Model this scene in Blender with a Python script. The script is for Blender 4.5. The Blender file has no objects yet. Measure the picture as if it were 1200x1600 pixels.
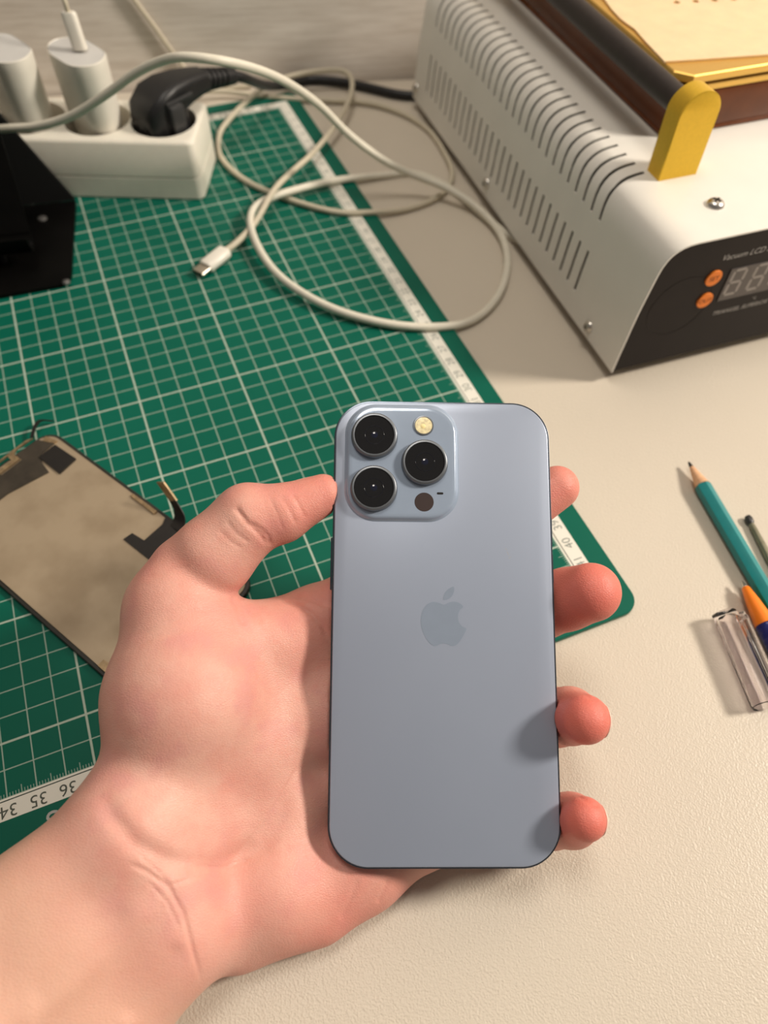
import bpy, bmesh, math, random
import numpy as np
from mathutils import Vector, Matrix
random.seed(4)
PI = math.pi
C = bpy.context.scene.collection
sc = bpy.context.scene

# ------------------------------------------------------------------ camera
# world: metres, X and Y along the printed grid of the cutting mat, Z up, mat surface at z = 0
CAM_R = np.array([[0.92678, -0.37542, 0.01213], [-0.30030, -0.75997, -0.57643], [0.22561, 0.53058, -0.81706]])
CAM_P = np.array([0.43247, -0.11047, 0.26911])
cam = bpy.data.cameras.new('camera')
cam.sensor_fit = 'VERTICAL'
cam.sensor_height = 36.0
cam.lens = 36.0 * 1162.8 / 1600.0
cam.clip_start = 0.01
cam.clip_end = 50
cam.dof.use_dof = True
cam.dof.focus_distance = 0.245
cam.dof.aperture_fstop = 9.0
cam.dof.aperture_blades = 0
camo = bpy.data.objects.new('camera', cam)
C.objects.link(camo)
rr, dd, ff = CAM_R
camo.matrix_world = Matrix(((rr[0], -dd[0], -ff[0], CAM_P[0]), (rr[1], -dd[1], -ff[1], CAM_P[1]),
                            (rr[2], -dd[2], -ff[2], CAM_P[2]), (0, 0, 0, 1)))
sc.camera = camo

# ------------------------------------------------------------------ world, lamp, exposure
w = bpy.data.worlds.new('world')
sc.world = w
w.use_nodes = True
w.node_tree.nodes['Background'].inputs[0].default_value = (1.0, 0.92, 0.83, 1)
w.node_tree.nodes['Background'].inputs[1].default_value = 0.18
L = bpy.data.lights.new('room_lamp', 'AREA')
L.shape = 'DISK'
L.size = 0.26
L.energy = 26.5
L.color = (1.0, 0.90, 0.775)
lo = bpy.data.objects.new('room_lamp', L)
C.objects.link(lo)
LD = Vector((-.767, .205, -.61)).normalized()
lo.location = Vector((.50, 0, .05)) - LD * 1.5
lo.rotation_euler = LD.to_track_quat('-Z', 'Y').to_euler()
L2 = bpy.data.lights.new('ceiling_bounce_fill', 'AREA')  # added fill standing in for light bounced off ceiling and walls
L2.shape = 'DISK'
L2.size = .5
L2.energy = 8.5
L2.color = (1.0, 0.92, 0.82)
lo2 = bpy.data.objects.new('ceiling_bounce_fill', L2)
C.objects.link(lo2)
lo2.location = (.50, .22, 1.6)
lo2.rotation_euler = (Vector((.5, .2, 0)) - lo2.location).to_track_quat('-Z', 'Y').to_euler()
sc.view_settings.view_transform = 'Standard'
sc.view_settings.look = 'None'
sc.view_settings.exposure = -0.17
sc.view_settings.gamma = 1.0
sc.view_settings.use_curve_mapping = False


# ------------------------------------------------------------------ materials
class NT:
    def __init__(s, m):
        s.t = m.node_tree
        s.n = s.t.nodes
        s.b = s.n['Principled BSDF']

    def add(s, ty, **kw):
        nd = s.n.new(ty)
        for k, v in kw.items():
            setattr(nd, k, v)
        return nd

    def link(s, a, b):
        s.t.links.new(a, b)

    def math(s, op, a, b=None, c=None, clamp=False):
        nd = s.n.new('ShaderNodeMath')
        nd.operation = op
        nd.use_clamp = clamp
        for i, v in enumerate((a, b, c)):
            if v is None:
                continue
            if isinstance(v, (int, float)):
                nd.inputs[i].default_value = v
            else:
                s.link(v, nd.inputs[i])
        return nd.outputs[0]

    def mix(s, f, a, b):
        nd = s.n.new('ShaderNodeMix')
        nd.data_type = 'RGBA'
        for i, v in ((0, f), (6, a), (7, b)):
            if isinstance(v, (int, float)):
                nd.inputs[i].default_value = v
            elif isinstance(v, tuple):
                nd.inputs[i].default_value = (*v[:3], 1)
            else:
                s.link(v, nd.inputs[i])
        return nd.outputs[2]

    def noise(s, scale, detail=4, rough=.5, vec=None, mapping=None):
        tc = s.n.new('ShaderNodeTexCoord').outputs['Object'] if vec is None else vec
        if mapping:
            mp = s.n.new('ShaderNodeMapping')
            mp.inputs['Scale'].default_value = mapping
            s.link(tc, mp.inputs[0])
            tc = mp.outputs[0]
        nd = s.n.new('ShaderNodeTexNoise')
        nd.inputs['Scale'].default_value = scale
        nd.inputs['Detail'].default_value = detail
        nd.inputs['Roughness'].default_value = rough
        s.link(tc, nd.inputs['Vector'])
        return nd.outputs[0]

    def ramp(s, f, lo, hi):
        nd = s.n.new('ShaderNodeMapRange')
        nd.inputs[1].default_value = lo
        nd.inputs[2].default_value = hi
        s.link(f, nd.inputs[0])
        return nd.outputs[0]

    def bump(s, h, strength, dist):
        nd = s.n.new('ShaderNodeBump')
        nd.inputs['Strength'].default_value = strength
        nd.inputs['Distance'].default_value = dist
        s.link(h, nd.inputs['Height'])
        s.link(nd.outputs[0], s.b.inputs['Normal'])


def mat(name, col, rough=.5, metal=0., var=.06, scale=180., bump=0., bscale=600., spec=.5, coat=0.,
        trans=0., ior=1.45, sss=0.):
    m = bpy.data.materials.new(name)
    m.use_nodes = True
    k = NT(m)
    b = k.b
    b.inputs['Roughness'].default_value = rough
    b.inputs['Metallic'].default_value = metal
    b.inputs['Specular IOR Level'].default_value = spec
    b.inputs['Coat Weight'].default_value = coat
    b.inputs['Transmission Weight'].default_value = trans
    b.inputs['IOR'].default_value = ior
    if sss:
        b.inputs['Subsurface Weight'].default_value = sss
        b.inputs['Subsurface Radius'].default_value = (1, .5, .3)
        b.inputs['Subsurface Scale'].default_value = .002
    if var:
        f = k.noise(scale)
        lo_ = tuple(c * (1 - var) for c in col)
        hi_ = tuple(min(1, c * (1 + var)) for c in col)
        k.link(k.mix(k.ramp(f, .3, .7), lo_, hi_), b.inputs['Base Color'])
    else:
        b.inputs['Base Color'].default_value = (*col, 1)
    if bump:
        k.bump(k.noise(bscale, 3), .5, bump)
    return m


M = {}
M['white_plastic'] = mat('white_plastic', (.80, .76, .66), .38, var=.02, sss=.05)
M['charger_plastic'] = mat('charger_plastic', (.82, .78, .69), .3, var=.02)
M['charger_face'] = mat('charger_face', (.60, .59, .57), .45, var=.02)
M['cable_white'] = mat('cable_white', (.73, .69, .58), .45, var=.04)
M['cable_grey'] = mat('cable_grey', (.58, .52, .40), .5, var=.04)
M['dark_recess'] = mat('dark_recess', (.006, .005, .004), .8, var=0)  # near-black colour in place of the shade inside holes and slots
M['socket_grey'] = mat('socket_grey', (.45, .41, .33), .5, var=.03)
M['black_plastic'] = mat('black_plastic', (.012, .012, .013), .42, var=.1, bump=.00005)
M['black_tab'] = mat('black_tab', (.035, .035, .036), .4, var=.1)
M['black_matte'] = mat('black_matte', (.0015, .0015, .0015), .8, var=.3, scale=60)
M['black_sheet'] = mat('black_sheet', (.0022, .002, .0018), .5, var=.4, scale=50, spec=.12)
M['steel'] = mat('steel', (.62, .59, .54), .28, 1., var=.05)
M['usb_metal'] = mat('usb_metal', (.75, .68, .58), .3, 1., var=.05)
M['rivet'] = mat('rivet', (.16, .155, .15), .45, .6, var=.05)
M['gold'] = mat('gold', (.78, .50, .045), .4, .6, var=.04, scale=900, bump=.00002, bscale=4000)
M['gold_plate'] = mat('gold_plate', (.80, .50, .13), .36, .75, var=.03, scale=900)
M['rod_rubber'] = mat('rod_rubber', (.026, .019, .018), .45, var=.12, scale=300)
M['board_brown'] = mat('board_brown', (.13, .036, .009), .25, var=.10, scale=120)
M['front_black'] = mat('front_black', (.012, .0085, .0085), .38, var=.12, scale=60, spec=.18)
M['print_white'] = mat('print_white', (.42, .40, .38), .6, var=.05)
M['lens_window'] = mat('lens_window', (.085, .072, .068), .2, var=.05)
M['segment'] = mat('segment', (.30, .27, .25), .4, var=.05)
M['orange_button'] = mat('orange_button', (.85, .22, .02), .45, var=.06)
M['button_print'] = mat('button_print', (.20, .04, .01), .6, var=0)
M['pencil_teal'] = mat('pencil_teal', (.0, .23, .24), .28, var=.06, coat=.3)
M['pencil_wood'] = mat('pencil_wood', (.72, .42, .24), .7, var=.12, scale=500)
M['graphite'] = mat('graphite', (.05, .05, .05), .35, .3, var=.1)
M['pen_orange'] = mat('pen_orange', (.95, .24, .015), .3, var=.03, sss=.1)
M['pen_blue'] = mat('pen_blue', (.012, .02, .16), .3, var=.05)
M['clear_plastic'] = mat('clear_plastic', (.965, .93, .945), .05, var=0, trans=1., ior=1.28)
M['probe_grey'] = mat('probe_grey', (.25, .24, .17), .35, .6, var=.15)
M['phone_frame'] = mat('phone_frame', (.10, .12, .15), .22, .9, var=.03)
M['lens_ring'] = mat('lens_ring', (.19, .205, .225), .36, .75, var=.03)
M['lens_black'] = mat('lens_black', (.008, .008, .009), .06, var=0, coat=.6)
M['lens_inner'] = mat('lens_inner', (.012, .013, .02), .15, var=0)
M['lens_blue'] = mat('lens_blue', (.006, .008, .022), .05, var=0, coat=1)
M['lidar'] = mat('lidar', (.045, .030, .028), .3, var=.05)
M['flash'] = mat('flash', (.86, .72, .44), .25, var=.25, scale=900, coat=.5)
M['flash_core'] = mat('flash_core', (.95, .78, .38), .3, var=.1)
M['panel_rim'] = mat('panel_rim', (.02, .018, .014), .4, var=.2)
M['panel_dark'] = mat('panel_dark', (.035, .028, .02), .4, var=.35, scale=150)
M['panel_black'] = mat('panel_black', (.008, .006, .005), .5, var=.2)
M['panel_brass'] = mat('panel_brass', (.36, .26, .15), .4, .7, var=.3, scale=400)
M['nail'] = mat('nail', (.86, .60, .50), .28, var=.05, sss=.1)
M['foot_rubber'] = mat('foot_rubber', (.02, .02, .02), .8, var=0)


def skin_material():
    m = bpy.data.materials.new('skin')
    m.use_nodes = True
    k = NT(m)
    b = k.b
    at = k.add('ShaderNodeAttribute', attribute_name='flush').outputs['Fac']
    big = k.noise(38, 3, .5)
    mid = k.noise(130, 4, .6)
    c = k.mix(k.ramp(big, .34, .66), (.76, .43, .345), (.71, .335, .27))
    c = k.mix(k.math('MULTIPLY', k.ramp(mid, .45, .72), .45), c, (.70, .29, .23))
    pk = k.noise(75, 3, .55)
    c = k.mix(k.math('MULTIPLY', k.ramp(pk, .52, .68), .5), c, (.68, .31, .285))
    tn = k.add('ShaderNodeAttribute', attribute_name='tan').outputs['Fac']
    c = k.mix(k.math('MULTIPLY', tn, .75), c, (.72, .43, .31))
    c = k.mix(k.math('MULTIPLY', at, .9, clamp=True), c, (.70, .155, .115))
    fr = k.ramp(k.noise(420, 2, .5), .70, .80)
    c = k.mix(k.math('MULTIPLY', fr, .12), c, (.50, .22, .15))
    k.link(c, b.inputs['Base Color'])
    b.inputs['Roughness'].default_value = .46
    b.inputs['Specular IOR Level'].default_value = .42
    b.inputs['Subsurface Weight'].default_value = .22
    b.inputs['Subsurface Radius'].default_value = (1.0, .35, .2)
    b.inputs['Subsurface Scale'].default_value = .0028
    vo = k.add('ShaderNodeTexVoronoi', feature='DISTANCE_TO_EDGE')
    mp = k.add('ShaderNodeMapping')
    mp.inputs['Scale'].default_value = (1.0, 1.9, 1.0)
    mp.inputs['Rotation'].default_value = (0, 0, .9)
    k.link(k.n.new('ShaderNodeTexCoord').outputs['Object'], mp.inputs[0])
    k.link(mp.outputs[0], vo.inputs['Vector'])
    vo.inputs['Scale'].default_value = 950
    h = k.math('ADD', k.math('MULTIPLY', k.ramp(vo.outputs['Distance'], 0, .25), .4), k.noise(320, 5, .65))
    k.bump(h, .45, .00028)
    return m


def desk_material():
    m = bpy.data.materials.new('desk_leatherette')
    m.use_nodes = True
    k = NT(m)
    b = k.b
    c = k.mix(k.ramp(k.noise(9, 4), .3, .7), (.595, .53, .44), (.625, .56, .465))
    k.link(c, b.inputs['Base Color'])
    b.inputs['Roughness'].default_value = .42
    b.inputs['Specular IOR Level'].default_value = .35
    vo = k.add('ShaderNodeTexVoronoi', feature='SMOOTH_F1')
    vo.inputs['Scale'].default_value = 1450
    nz = k.add('ShaderNodeTexNoise')
    nz.inputs['Scale'].default_value = 700
    tc = k.n.new('ShaderNodeTexCoord').outputs['Object']
    k.link(tc, nz.inputs['Vector'])
    mx = k.add('ShaderNodeVectorMath', operation='MULTIPLY_ADD')
    mx.inputs[1].default_value = (.0008, .0008, .0008)
    k.link(nz.outputs['Color'], mx.inputs[0])
    k.link(tc, mx.inputs[2])
    k.link(mx.outputs[0], vo.inputs['Vector'])
    h = k.math('ADD', k.ramp(vo.outputs['Distance'], .1, .7), k.math('MULTIPLY', k.noise(520, 3), .8))
    k.bump(h, .45, .00023)
    return m


def wall_material():
    m = bpy.data.materials.new('wall_wood_panel')
    m.use_nodes = True
    k = NT(m)
    b = k.b
    f = k.noise(26, 6, .65, mapping=(.35, 1, 2.4))
    g = k.noise(190, 5, .6, mapping=(.12, 1, 1.6))
    c = k.mix(k.ramp(f, .3, .7), (.68, .62, .56), (.84, .785, .72))
    c = k.mix(k.math('MULTIPLY', k.ramp(g, .42, .66), .55), c, (.53, .46, .39))
    k.link(c, b.inputs['Base Color'])
    b.inputs['Roughness'].default_value = .6
    k.bump(g, .3, .0003)
    return m


def mat_material():
    """cutting mat: printed centimetre grid, ruler lines and white ruler band, all flat print"""
    m = bpy.data.materials.new('cutting_mat_print')
    m.use_nodes = True
    k = NT(m)
    b = k.b
    sx = k.add('ShaderNodeSeparateXYZ')
    k.link(k.n.new('ShaderNodeTexCoord').outputs['Object'], sx.inputs[0])
    X, Y = sx.outputs[0], sx.outputs[1]

    def lines(v, period, off, half):
        q = k.math('ADD', v, -off + period * .5)
        fr = k.math('MODULO', k.math('ADD', q, period * 200), period)
        return k.math('LESS_THAN', k.math('ABSOLUTE', k.math('SUBTRACT', fr, period * .5)), half)

    def AND(*a):
        r = a[0]
        for x in a[1:]:
            r = k.math('MULTIPLY', r, x)
        return r

    def OR(*a):
        r = a[0]
        for x in a[1:]:
            r = k.math('MAXIMUM', r, x)
        return r
    dx = k.math('SUBTRACT', k.math('ABSOLUTE', k.math('SUBTRACT', X, .285)), .285)
    dy = k.math('SUBTRACT', k.math('ABSOLUTE', k.math('SUBTRACT', Y, .21)), .21)
    d = k.math('MAXIMUM', dx, dy)
    inside = k.math('LESS_THAN', d, 0)
    minor = OR(lines(X, .01, 0, .00023), lines(Y, .01, 0, .00023))
    major = OR(lines(X, .05, .02, .00042), lines(Y, .05, .02, .00042))

    def rng(v, lo_, hi_):
        return AND(k.math('GREATER_THAN', v, lo_), k.math('LESS_THAN', v, hi_))
    tick = OR(AND(lines(X, .001, 0, .00013), rng(dy, -.0015, 0)), AND(lines(Y, .001, 0, .00013), rng(dx, -.0015, 0)),
              AND(lines(X, .01, .005, .00016), rng(dy, -.003, 0)), AND(lines(Y, .01, .005, .00016), rng(dx, -.003, 0)))
    band = OR(rng(d, 0, .0007), rng(d, .0011, .0076))
    g = k.mix(k.ramp(k.noise(14, 4), .3, .7), (.0, .100, .064), (.001, .115, .075))
    c = k.mix(AND(inside, OR(minor, k.math('MULTIPLY', tick, .9))), g, (.31, .41, .34))
    c = k.mix(AND(inside, major), c, (.42, .50, .42))
    c = k.mix(band, c, (.78, .76, .68))
    c = k.mix(rng(d, .0007, .0011), c, (.03, .05, .035))
    k.link(c, b.inputs['Base Color'])
    b.inputs['Roughness'].default_value = .5
    b.inputs['Specular IOR Level'].default_value = .16
    k.bump(k.noise(1500, 2), .25, .00005)
    return m


def panel_material():
    m = bpy.data.materials.new('display_back_plate')
    m.use_nodes = True
    k = NT(m)
    b = k.b
    f = k.noise(55, 3, .5)
    c = k.mix(k.ramp(f, .35, .6), (.33, .255, .17), (.41, .325, .225))
    k.link(c, b.inputs['Base Color'])
    b.inputs['Roughness'].default_value = .38
    b.inputs['Metallic'].default_value = .35
    return m


def phone_glass():
    m = bpy.data.materials.new('frosted_blue_glass')
    m.use_nodes = True
    k = NT(m)
    b = k.b
    c = k.mix(k.ramp(k.noise(20, 3), .3, .7), (.335, .385, .49), (.35, .40, .505))
    k.link(c, b.inputs['Base Color'])
    b.inputs['Roughness'].default_value = .33
    b.inputs['Metallic'].default_value = .25
    b.inputs['Coat Weight'].default_value = .15
    b.inputs['Coat Roughness'].default_value = .3
    return m


M['skin'] = skin_material()
M['desk'] = desk_material()
M['wall'] = wall_material()
M['mat'] = mat_material()
M['mat_edge'] = mat('mat_edge', (.002, .12, .07), .55, var=.05)
M['panel_plate'] = panel_material()
M['glass_blue'] = phone_glass()
M['glass_polished'] = mat('glass_polished', (.345, .42, .54), .16, .2, var=.02, coat=.4)
M['logo_blue'] = mat('logo_blue', (.30, .36, .46), .30, .28, var=.02)
M['shell_white'] = mat('shell_white', (.77, .745, .69), .36, var=.025, scale=40, bump=.00006, bscale=1400)
M['sheet_cream'] = mat('sheet_cream', (.84, .62, .38), .4, var=.05, scale=90, sss=.3)
M['floor'] = mat('floor', (.22, .16, .11), .6, var=.2, scale=6)


# ------------------------------------------------------------------ object helpers
def finish(name, me, material, parent=None, smooth=True, angle=35):
    mats = material if isinstance(material, (list, tuple)) else [material]
    for mm in mats:
        me.materials.append(mm)
    if smooth:
        me.polygons.foreach_set('use_smooth', [True] * len(me.polygons))
        me.set_sharp_from_angle(angle=math.radians(angle))
    o = bpy.data.objects.new(name, me)
    C.objects.link(o)
    if parent is not None:
        o.parent = parent
    return o


def from_bm(name, bm, material, parent=None, smooth=True, angle=35):
    bmesh.ops.recalc_face_normals(bm, faces=bm.faces)
    me = bpy.data.meshes.new(name)
    bm.to_mesh(me)
    bm.free()
    return finish(name, me, material, parent, smooth, angle)


def empty(name, label, cat, M4=None, group=None):
    o = bpy.data.objects.new(name, None)
    C.objects.link(o)
    o.empty_display_size = .02
    if M4 is not None:
        o.matrix_world = M4
    o['label'] = label
    o['category'] = cat
    if group:
        o['group'] = group
    return o


def tag(o, label, cat, group=None):
    o['label'] = label
    o['category'] = cat
    if group:
        o['group'] = group
    return o


def rrect(w_, h_, r, n=8, z=0., cx=0., cy=0.):
    pts = []
    r = max(min(r, w_ / 2 - 1e-5, h_ / 2 - 1e-5), 1e-5)
    for (sx, sy, a0) in ((1, 1, 0), (-1, 1, 90), (-1, -1, 180), (1, -1, 270)):
        for i in range(n + 1):
            a = math.radians(a0 + 90 * i / n)
            pts.append((cx + sx * (w_ / 2 - r) + r * math.cos(a), cy + sy * (h_ / 2 - r) + r * math.sin(a), z))
    return pts


def circ(r, n=32, z=0., cx=0., cy=0., ry=None):
    ry = r if ry is None else ry
    return [(cx + r * math.cos(2 * PI * i / n), cy + ry * math.sin(2 * PI * i / n), z) for i in range(n)]


def loft(bm, loops, cap0=True, cap1=True, T=None):
    rows = []
    for lp in loops:
        rows.append([bm.verts.new(T @ Vector(p) if T is not None else Vector(p)) for p in lp])
    n = len(rows[0])
    for a, b in zip(rows, rows[1:]):
        for i in range(n):
            j = (i + 1) % n
            bm.faces.new((a[i], a[j], b[j], b[i]))
    if cap0:
        bm.faces.new(list(reversed(rows[0])))
    if cap1:
        bm.faces.new(rows[-1])
    return rows


def frame(o, x, y=None, z=None):
    """matrix with origin o and given axes (two of them suffice)"""
    x = Vector(x).normalized() if x is not None else None
    y = Vector(y).normalized() if y is not None else None
    z = Vector(z).normalized() if z is not None else None
    if z is None:
        z = x.cross(y).normalized()
    if x is None:
        x = y.cross(z).normalized()
    y = z.cross(x).normalized()
    m = Matrix.Identity(4)
    for i, v in enumerate((x, y, z)):
        m[0][i], m[1][i], m[2][i] = v
    m[0][3], m[1][3], m[2][3] = o
    return m


def box(bm, c, s, bev=0., T=None, seg=2):
    """box of size s around c with rounded vertical and horizontal edges"""
    x, y, z = s
    if bev <= 0:
        loft(bm, [[(c[0] + a * x / 2, c[1] + b_ * y / 2, c[2] + zz * z / 2) for a, b_ in ((1, 1), (-1, 1), (-1, -1), (1, -1))]
                  for zz in (-1, 1)], T=T)
        return
    lps = []
    for i in range(seg + 1):
        a = PI / 2 * i / seg
        ins = bev * (1 - math.sin(a))
        lps.append(rrect(x - 2 * ins, y - 2 * ins, bev - ins * .5, 4, c[2] - z / 2 + bev * (1 - math.cos(a)), c[0], c[1]))
    for i in range(seg, -1, -1):
        a = PI / 2 * i / seg
        ins = bev * (1 - math.sin(a))
        lps.append(rrect(x - 2 * ins, y - 2 * ins, bev - ins * .5, 4, c[2] + z / 2 - bev * (1 - math.cos(a)), c[0], c[1]))
    f = bev * 1.6
    lps.insert(0, rrect(max(x - 2 * f, x * .3), max(y - 2 * f, y * .3), bev * .3, 4, c[2] - z / 2, c[0], c[1]))
    lps.append(rrect(max(x - 2 * f, x * .3), max(y - 2 * f, y * .3), bev * .3, 4, c[2] + z / 2, c[0], c[1]))
    loft(bm, lps, T=T)


def catmull(pts, sub=6):
    P = [Vector(p) for p in pts]
    P = [2 * P[0] - P[1]] + P + [2 * P[-1] - P[-2]]
    out = []
    for i in range(1, len(P) - 2):
        for k_ in range(sub):
            t = k_ / sub
            a, b_, c, d = P[i - 1], P[i], P[i + 1], P[i + 2]
            out.append(.5 * ((2 * b_) + (c - a) * t + (2 * a - 5 * b_ + 4 * c - d) * t * t + (3 * b_ - a - 3 * c + d) * t ** 3))
    out.append(P[-2])
    return out


def tube(bm, pts, r, n=12, sub=6, smooth_iter=2, radii=None):
    P = catmull(pts, sub) if sub > 1 else [Vector(p) for p in pts]
    for _ in range(smooth_iter):
        P = [P[0]] + [(P[i - 1] + P[i] * 2 + P[i + 1]) / 4 for i in range(1, len(P) - 1)] + [P[-1]]
    up = Vector((0, 0, 1))
    prev = None
    loops = []
    for i, p in enumerate(P):
        t = (P[min(i + 1, len(P) - 1)] - P[max(i - 1, 0)]).normalized()
        if prev is None:
            a = t.cross(up)
            if a.length < 1e-3:
                a = t.cross(Vector((1, 0, 0)))
        else:
            a = prev - t * prev.dot(t)
        a.normalize()
        prev = a
        b_ = t.cross(a)
        q = r if radii is None else radii[min(int(i / max(sub, 1)), len(radii) - 1)]
        loops.append([p + (a * math.cos(2 * PI * k_ / n) + b_ * math.sin(2 * PI * k_ / n)) * q for k_ in range(n)])
    loft(bm, loops)


def text_mesh(s, size, T, align='CENTER', shear=0., xs=1.):
    cu = bpy.data.curves.new('t', 'FONT')
    cu.body = s
    cu.size = size
    cu.align_x = align
    cu.align_y = 'CENTER'
    cu.shear = shear
    cu.resolution_u = 3
    ob = bpy.data.objects.new('t', cu)
    C.objects.link(ob)
    dg = bpy.context.evaluated_depsgraph_get()
    me = bpy.data.meshes.new_from_object(ob.evaluated_get(dg))
    bpy.data.objects.remove(ob)
    me.transform(T @ Matrix.Diagonal((xs, 1, 1, 1)))
    return me


def text_part(name, items, material, parent):
    bm = bmesh.new()
    for it in items:
        me = text_mesh(*it[:3], **(it[3] if len(it) > 3 else {}))
        bm.from_mesh(me)
        bpy.data.meshes.remove(me)
    me = bpy.data.meshes.new(name)
    bm.to_mesh(me)
    bm.free()
    return finish(name, me, material, parent, smooth=False)


def apply_mods(o):
    dg = bpy.context.evaluated_depsgraph_get()
    me = bpy.data.meshes.new_from_object(o.evaluated_get(dg))
    o.modifiers.clear()
    o.data = me
    return o


ZD = -.0025     # desk surface

# ------------------------------------------------------------------ room shell
bm = bmesh.new()
WA = math.radians(-15)
wx, wy = Vector((math.cos(WA), math.sin(WA), 0)), Vector((-math.sin(WA), math.cos(WA), 0))
WP = Vector((.66, .44, 0))
Wm = frame(WP + Vector((0, 0, 0)), wx, wy)
wall = empty('wall_back', '', '')
del wall['label'], wall['category']
wall['kind'] = 'structure'
bpy.data.objects.remove(wall)
bm = bmesh.new()
box(bm, (-.1, .05, .45), (3.0, .1, 2.4))
wall = from_bm('wall_back', bm, M['wall'], smooth=False)
wall.matrix_world = Wm
wall['kind'] = 'structure'
bm = bmesh.new()
box(bm, (.4, -.4, -.775), (3.2, 2.6, .05))
fl = from_bm('floor', bm, M['floor'], smooth=False)
fl['kind'] = 'structure'

# desk: top slab with its back edge against the wall, on four legs
desk = empty('desk', 'beige leatherette-covered desk that everything lies on, against the wood-grain wall', 'desk',
             frame(WP + Vector((0, 0, ZD)), wx, wy))
bm = bmesh.new()
box(bm, (-.1, -.42, -.012), (1.6, .838, .024), .004)
from_bm('desk_top', bm, M['desk'], desk)
lg = None
for sx in (-.86, .66):
    for sy in (-.8, -.04):
        if lg is None:
            bm = bmesh.new()
            box(bm, (0, 0, -.3855), (.05, .05, .723), .003)
            lg = from_bm('leg', bm, M['board_brown'], desk)
            lg.location = (sx, sy, 0)
        else:
            l2 = lg.copy()
            C.objects.link(l2)
            l2.location = (sx, sy, 0)

# ------------------------------------------------------------------ cutting mat
cm = empty('cutting_mat', 'green self-healing cutting mat with white centimetre grid and ruler band', 'cutting mat')
bm = bmesh.new()
loft(bm, [rrect(.5996, .4576, .0078, 8, ZD + .0001, .287, .2105), rrect(.60, .458, .008, 8, ZD + .0004, .287, .2105),
          rrect(.60, .458, .008, 8, -.0003, .287, .2105), rrect(.5994, .4574, .0077, 8, 0, .287, .2105)])
o = from_bm('mat_sheet', bm, [M['mat'], M['mat_edge']], cm, angle=30)
for p in o.data.polygons:
    p.material_index = 0 if p.normal.z > .5 else 1
items = []
for n in range(31, 39):
    items.append((str(n), .0062, frame((n / 100, -.0045, .00006), (-1, 0, 0), (0, -1, 0)) @ Matrix.Translation((0, 0, 0))))
for n in range(1, 43):
    items.append((str(n), .0056, frame((.5745, .42 - n / 100, .00006), (0, 1, 0), (-1, 0, 0))))
for n in range(49, 57):
    items.append((str(n), .0062, frame((n / 100, .4245, .00006), (-1, 0, 0), (0, -1, 0))))
ink = mat('ruler_ink', (.07, .08, .06), .6, var=0)
ink_pale = mat('ruler_ink_pale', (.26, .28, .25), .6, var=0)  # paler ink for the smaller numerals on the right ruler
for it in items:
    text_part('ruler_numeral', [it], ink_pale if it[1] < .006 else ink, cm)
text_part('edge_lettering', [('S', .011, frame((.3537, -.0135, .00006), (-1, 0, 0), (0, -1, 0)))],
          M['print_white'], cm)

# ------------------------------------------------------------------ vacuum separator machine
A0 = math.radians(86.6)
MU = Vector((math.cos(A0), math.sin(A0), 0))
MV = Vector((math.sin(A0), -math.cos(A0), 0))
MO = Vector((.6448, .0994, 0))
Mm = frame(MO, MV, MU)      # local x to the right along the front, y to the back, z up
mach = empty('screen_separator', 'white sheet-metal heating machine with slotted side, black display front and gold bed', 'machine', Mm)
prof = [(0, .004), (.0010, .0174), (.0017, .0245), (.0022, .0313), (.0032, .041), (.0041, .0475), (.0055, .0565), (.0061, .0605), (.0070, .0645),
        (.0086, .0682), (.0105, .0706), (.0130, .0724), (.0156, .0735), (.0185, .0742), (.0222, .0745), (.0275, .0745), (.0290, .0745), (.2, .0745)]
pl = []
for i, p in enumerate(prof):
    pl.append(p)
PW = len(pl)
ylist = [0.0]
slots = []
for k_ in range(27):
    yc = .0495 + .00852 * k_
    slots.append((yc - .0010, yc + .0010))
    ylist += [yc - .0010, yc + .0010]
ylist.append(.294)
bm = bmesh.new()


def slot_shift(x, z, y):
    # the slots run slightly backwards as they climb over the rounded edge
    if y < .01 or y > .285:
        return 0
    t = min(max((z - .050) / .0245 * .5 + x / .0275 * .5 - .08, 0), 1)
    return .0072 * t


V = [[bm.verts.new((x, y + slot_shift(x, z, y), z)) for (x, z) in pl] for y in ylist]
for j in range(len(ylist) - 1):
    slot = j % 2 == 1
    for i in range(PW - 1):
        z0, z1 = pl[i][1], pl[i + 1][1]
        x1 = pl[i + 1][0]
        up = z0 >= .0564 and x1 <= .0276
        low = z0 >= .0173 and z1 <= .0411
        if slot and (up or low):
            continue
        bm.faces.new((V[j][i], V[j + 1][i], V[j + 1][i + 1], V[j][i + 1]))
# right side wall
rs = [bm.verts.new(p) for p in ((.2, 0, .004), (.2, .294, .004))]
bm.faces.new((V[0][-1], V[-1][-1], rs[1], rs[0]))
# back wall
bm.faces.new([V[-1][i] for i in range(PW)] + [rs[1]])
me = bpy.data.meshes.new('shell')
bmesh.ops.recalc_face_normals(bm, faces=bm.faces)
bm.to_mesh(me)
bm.free()
shell = finish('shell', me, M['shell_white'], mach, angle=30)
so = shell.modifiers.new('s', 'SOLIDIFY')
so.thickness = .0008
so.offset = -1
apply_mods(shell)
shell.data.set_sharp_from_angle(angle=math.radians(30))
# near-black box behind the slots, standing in for the shade inside
bm = bmesh.new()
ip = [(x + .0034, z - .0022) for (x, z) in pl[:-1]] + [(.194, .0718), (.194, .008)]
ip[0] = (.0036, .008)
loft(bm, [[(x, y, z) for x, z in ip] for y in (.006, .288)])
from_bm('slot_shade_box', bm, M['dark_recess'], mach)
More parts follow.
